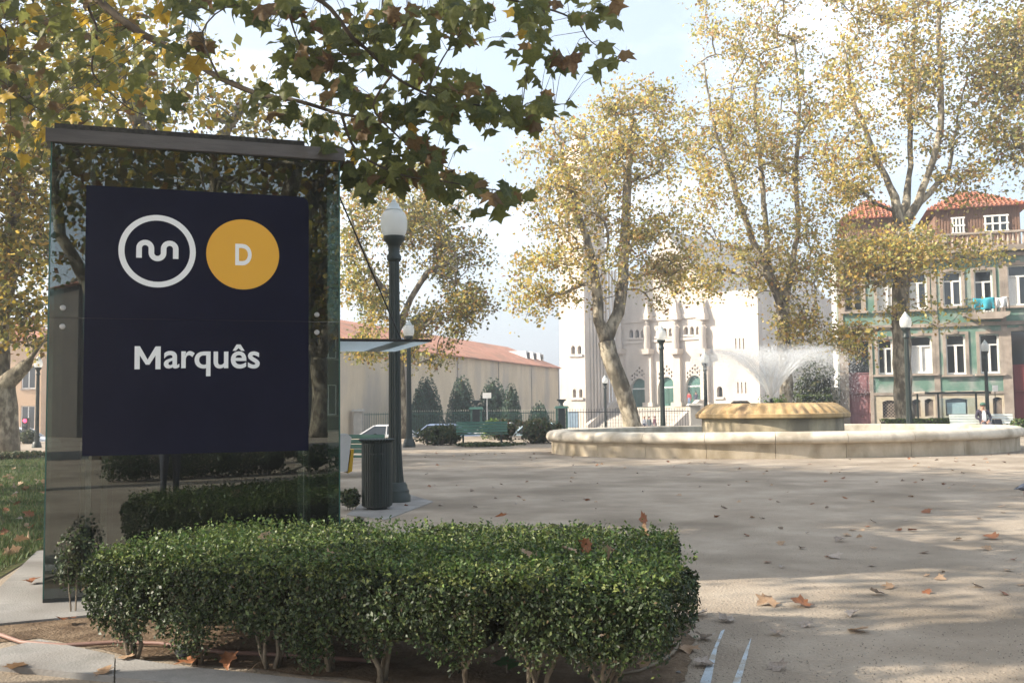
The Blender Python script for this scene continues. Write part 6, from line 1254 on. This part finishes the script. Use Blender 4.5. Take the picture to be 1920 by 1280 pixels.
m_ = MB(); m_.box((0, 0, 0), (.16, .34, .36), taper=.9); m_.build('shoulder_bag', mat('bag_dark', (.02, .02, .022), (.035, .035, .04), .8, 12), None, label='dark shoulder bag at the photographer\'s hip, mirrored in the glass', cat='bag', loc=(.36, -.62, .98))

# ================================================================== PIGEON
pq = G(1921, 930); pg = thing('pigeon', 'blue grey pigeon walking out of the right picture edge', 'pigeon', (pq.x, pq.y, 0), math.radians(8))
st3 = [(-.17, .115, .012, .005), (-.10, .125, .030, .014), (-.05, .135, .055, .045), (.02, .145, .065, .065), (.08, .165, .055, .06), (.115, .20, .034, .038), (.135, .235, .026, .028), (.155, .255, .026, .026), (.178, .252, .016, .016), (.195, .247, .005, .005)]
vv = []; ff = []
for x_, z_, hw, hh in st3: vv += [(x_, hw * math.cos(a), z_ + hh * math.sin(a)) for a in np.linspace(0, 2 * math.pi, 13)[:-1]]
for i in range(len(st3) - 1):
    for k in range(12): j = (k + 1) % 12; ff.append((i * 12 + k, (i + 1) * 12 + k, (i + 1) * 12 + j, i * 12 + j))
MB().add(vv, ff + [tuple(range(12)), tuple(range(len(vv) - 1, len(vv) - 13, -1))]).build('body', mat('pigeon_grey', (.05, .06, .085), (.10, .115, .15), .6, 20), pg, smooth=True)
for s_ in (-1, 1):
    MB().tube([(.02, s_ * .025, .09), (.01, s_ * .028, .04), (.02, s_ * .028, .006)], [.008, .005, .004], 6).build('leg', mat('pigeon_leg', (.35, .1, .1), None, .6), pg)
    m_ = MB(); m_.add([(.08, s_ * .060, .18), (-.02, s_ * .068, .165), (-.14, s_ * .03, .125), (-.02, s_ * .066, .12), (.06, s_ * .058, .13), (-.02, s_ * .075, .145)], [(0, 1, 5), (1, 2, 5), (2, 3, 5), (3, 4, 5), (4, 0, 5)]); m_.build('wing', mat('pigeon_wing', (.035, .04, .06), (.09, .10, .13), .6, 25), pg)
MB().tube([(.19, 0, .248), (.215, 0, .24)], [.006, .002], 6).build('beak', M_black, pg)

# ================================================================== HAZE
HZ = bpy.data.materials.new('haze_air'); HZ.use_nodes = True; _n = HZ.node_tree.nodes; _n.clear(); _o = _n.new('ShaderNodeOutputMaterial'); _v = _n.new('ShaderNodeVolumePrincipled')
_v.inputs['Color'].default_value = (0.92, 0.95, 1.0, 1); _v.inputs['Density'].default_value = 0.0021; _v.inputs['Anisotropy'].default_value = 0.5
HZ.node_tree.links.new(_v.outputs[0], _o.inputs['Volume'])
MB().bb((-706, -126, -3.0), (706, 706, 46)).build('haze', HZ, label='pale autumn haze in the air over the square', kind='stuff')
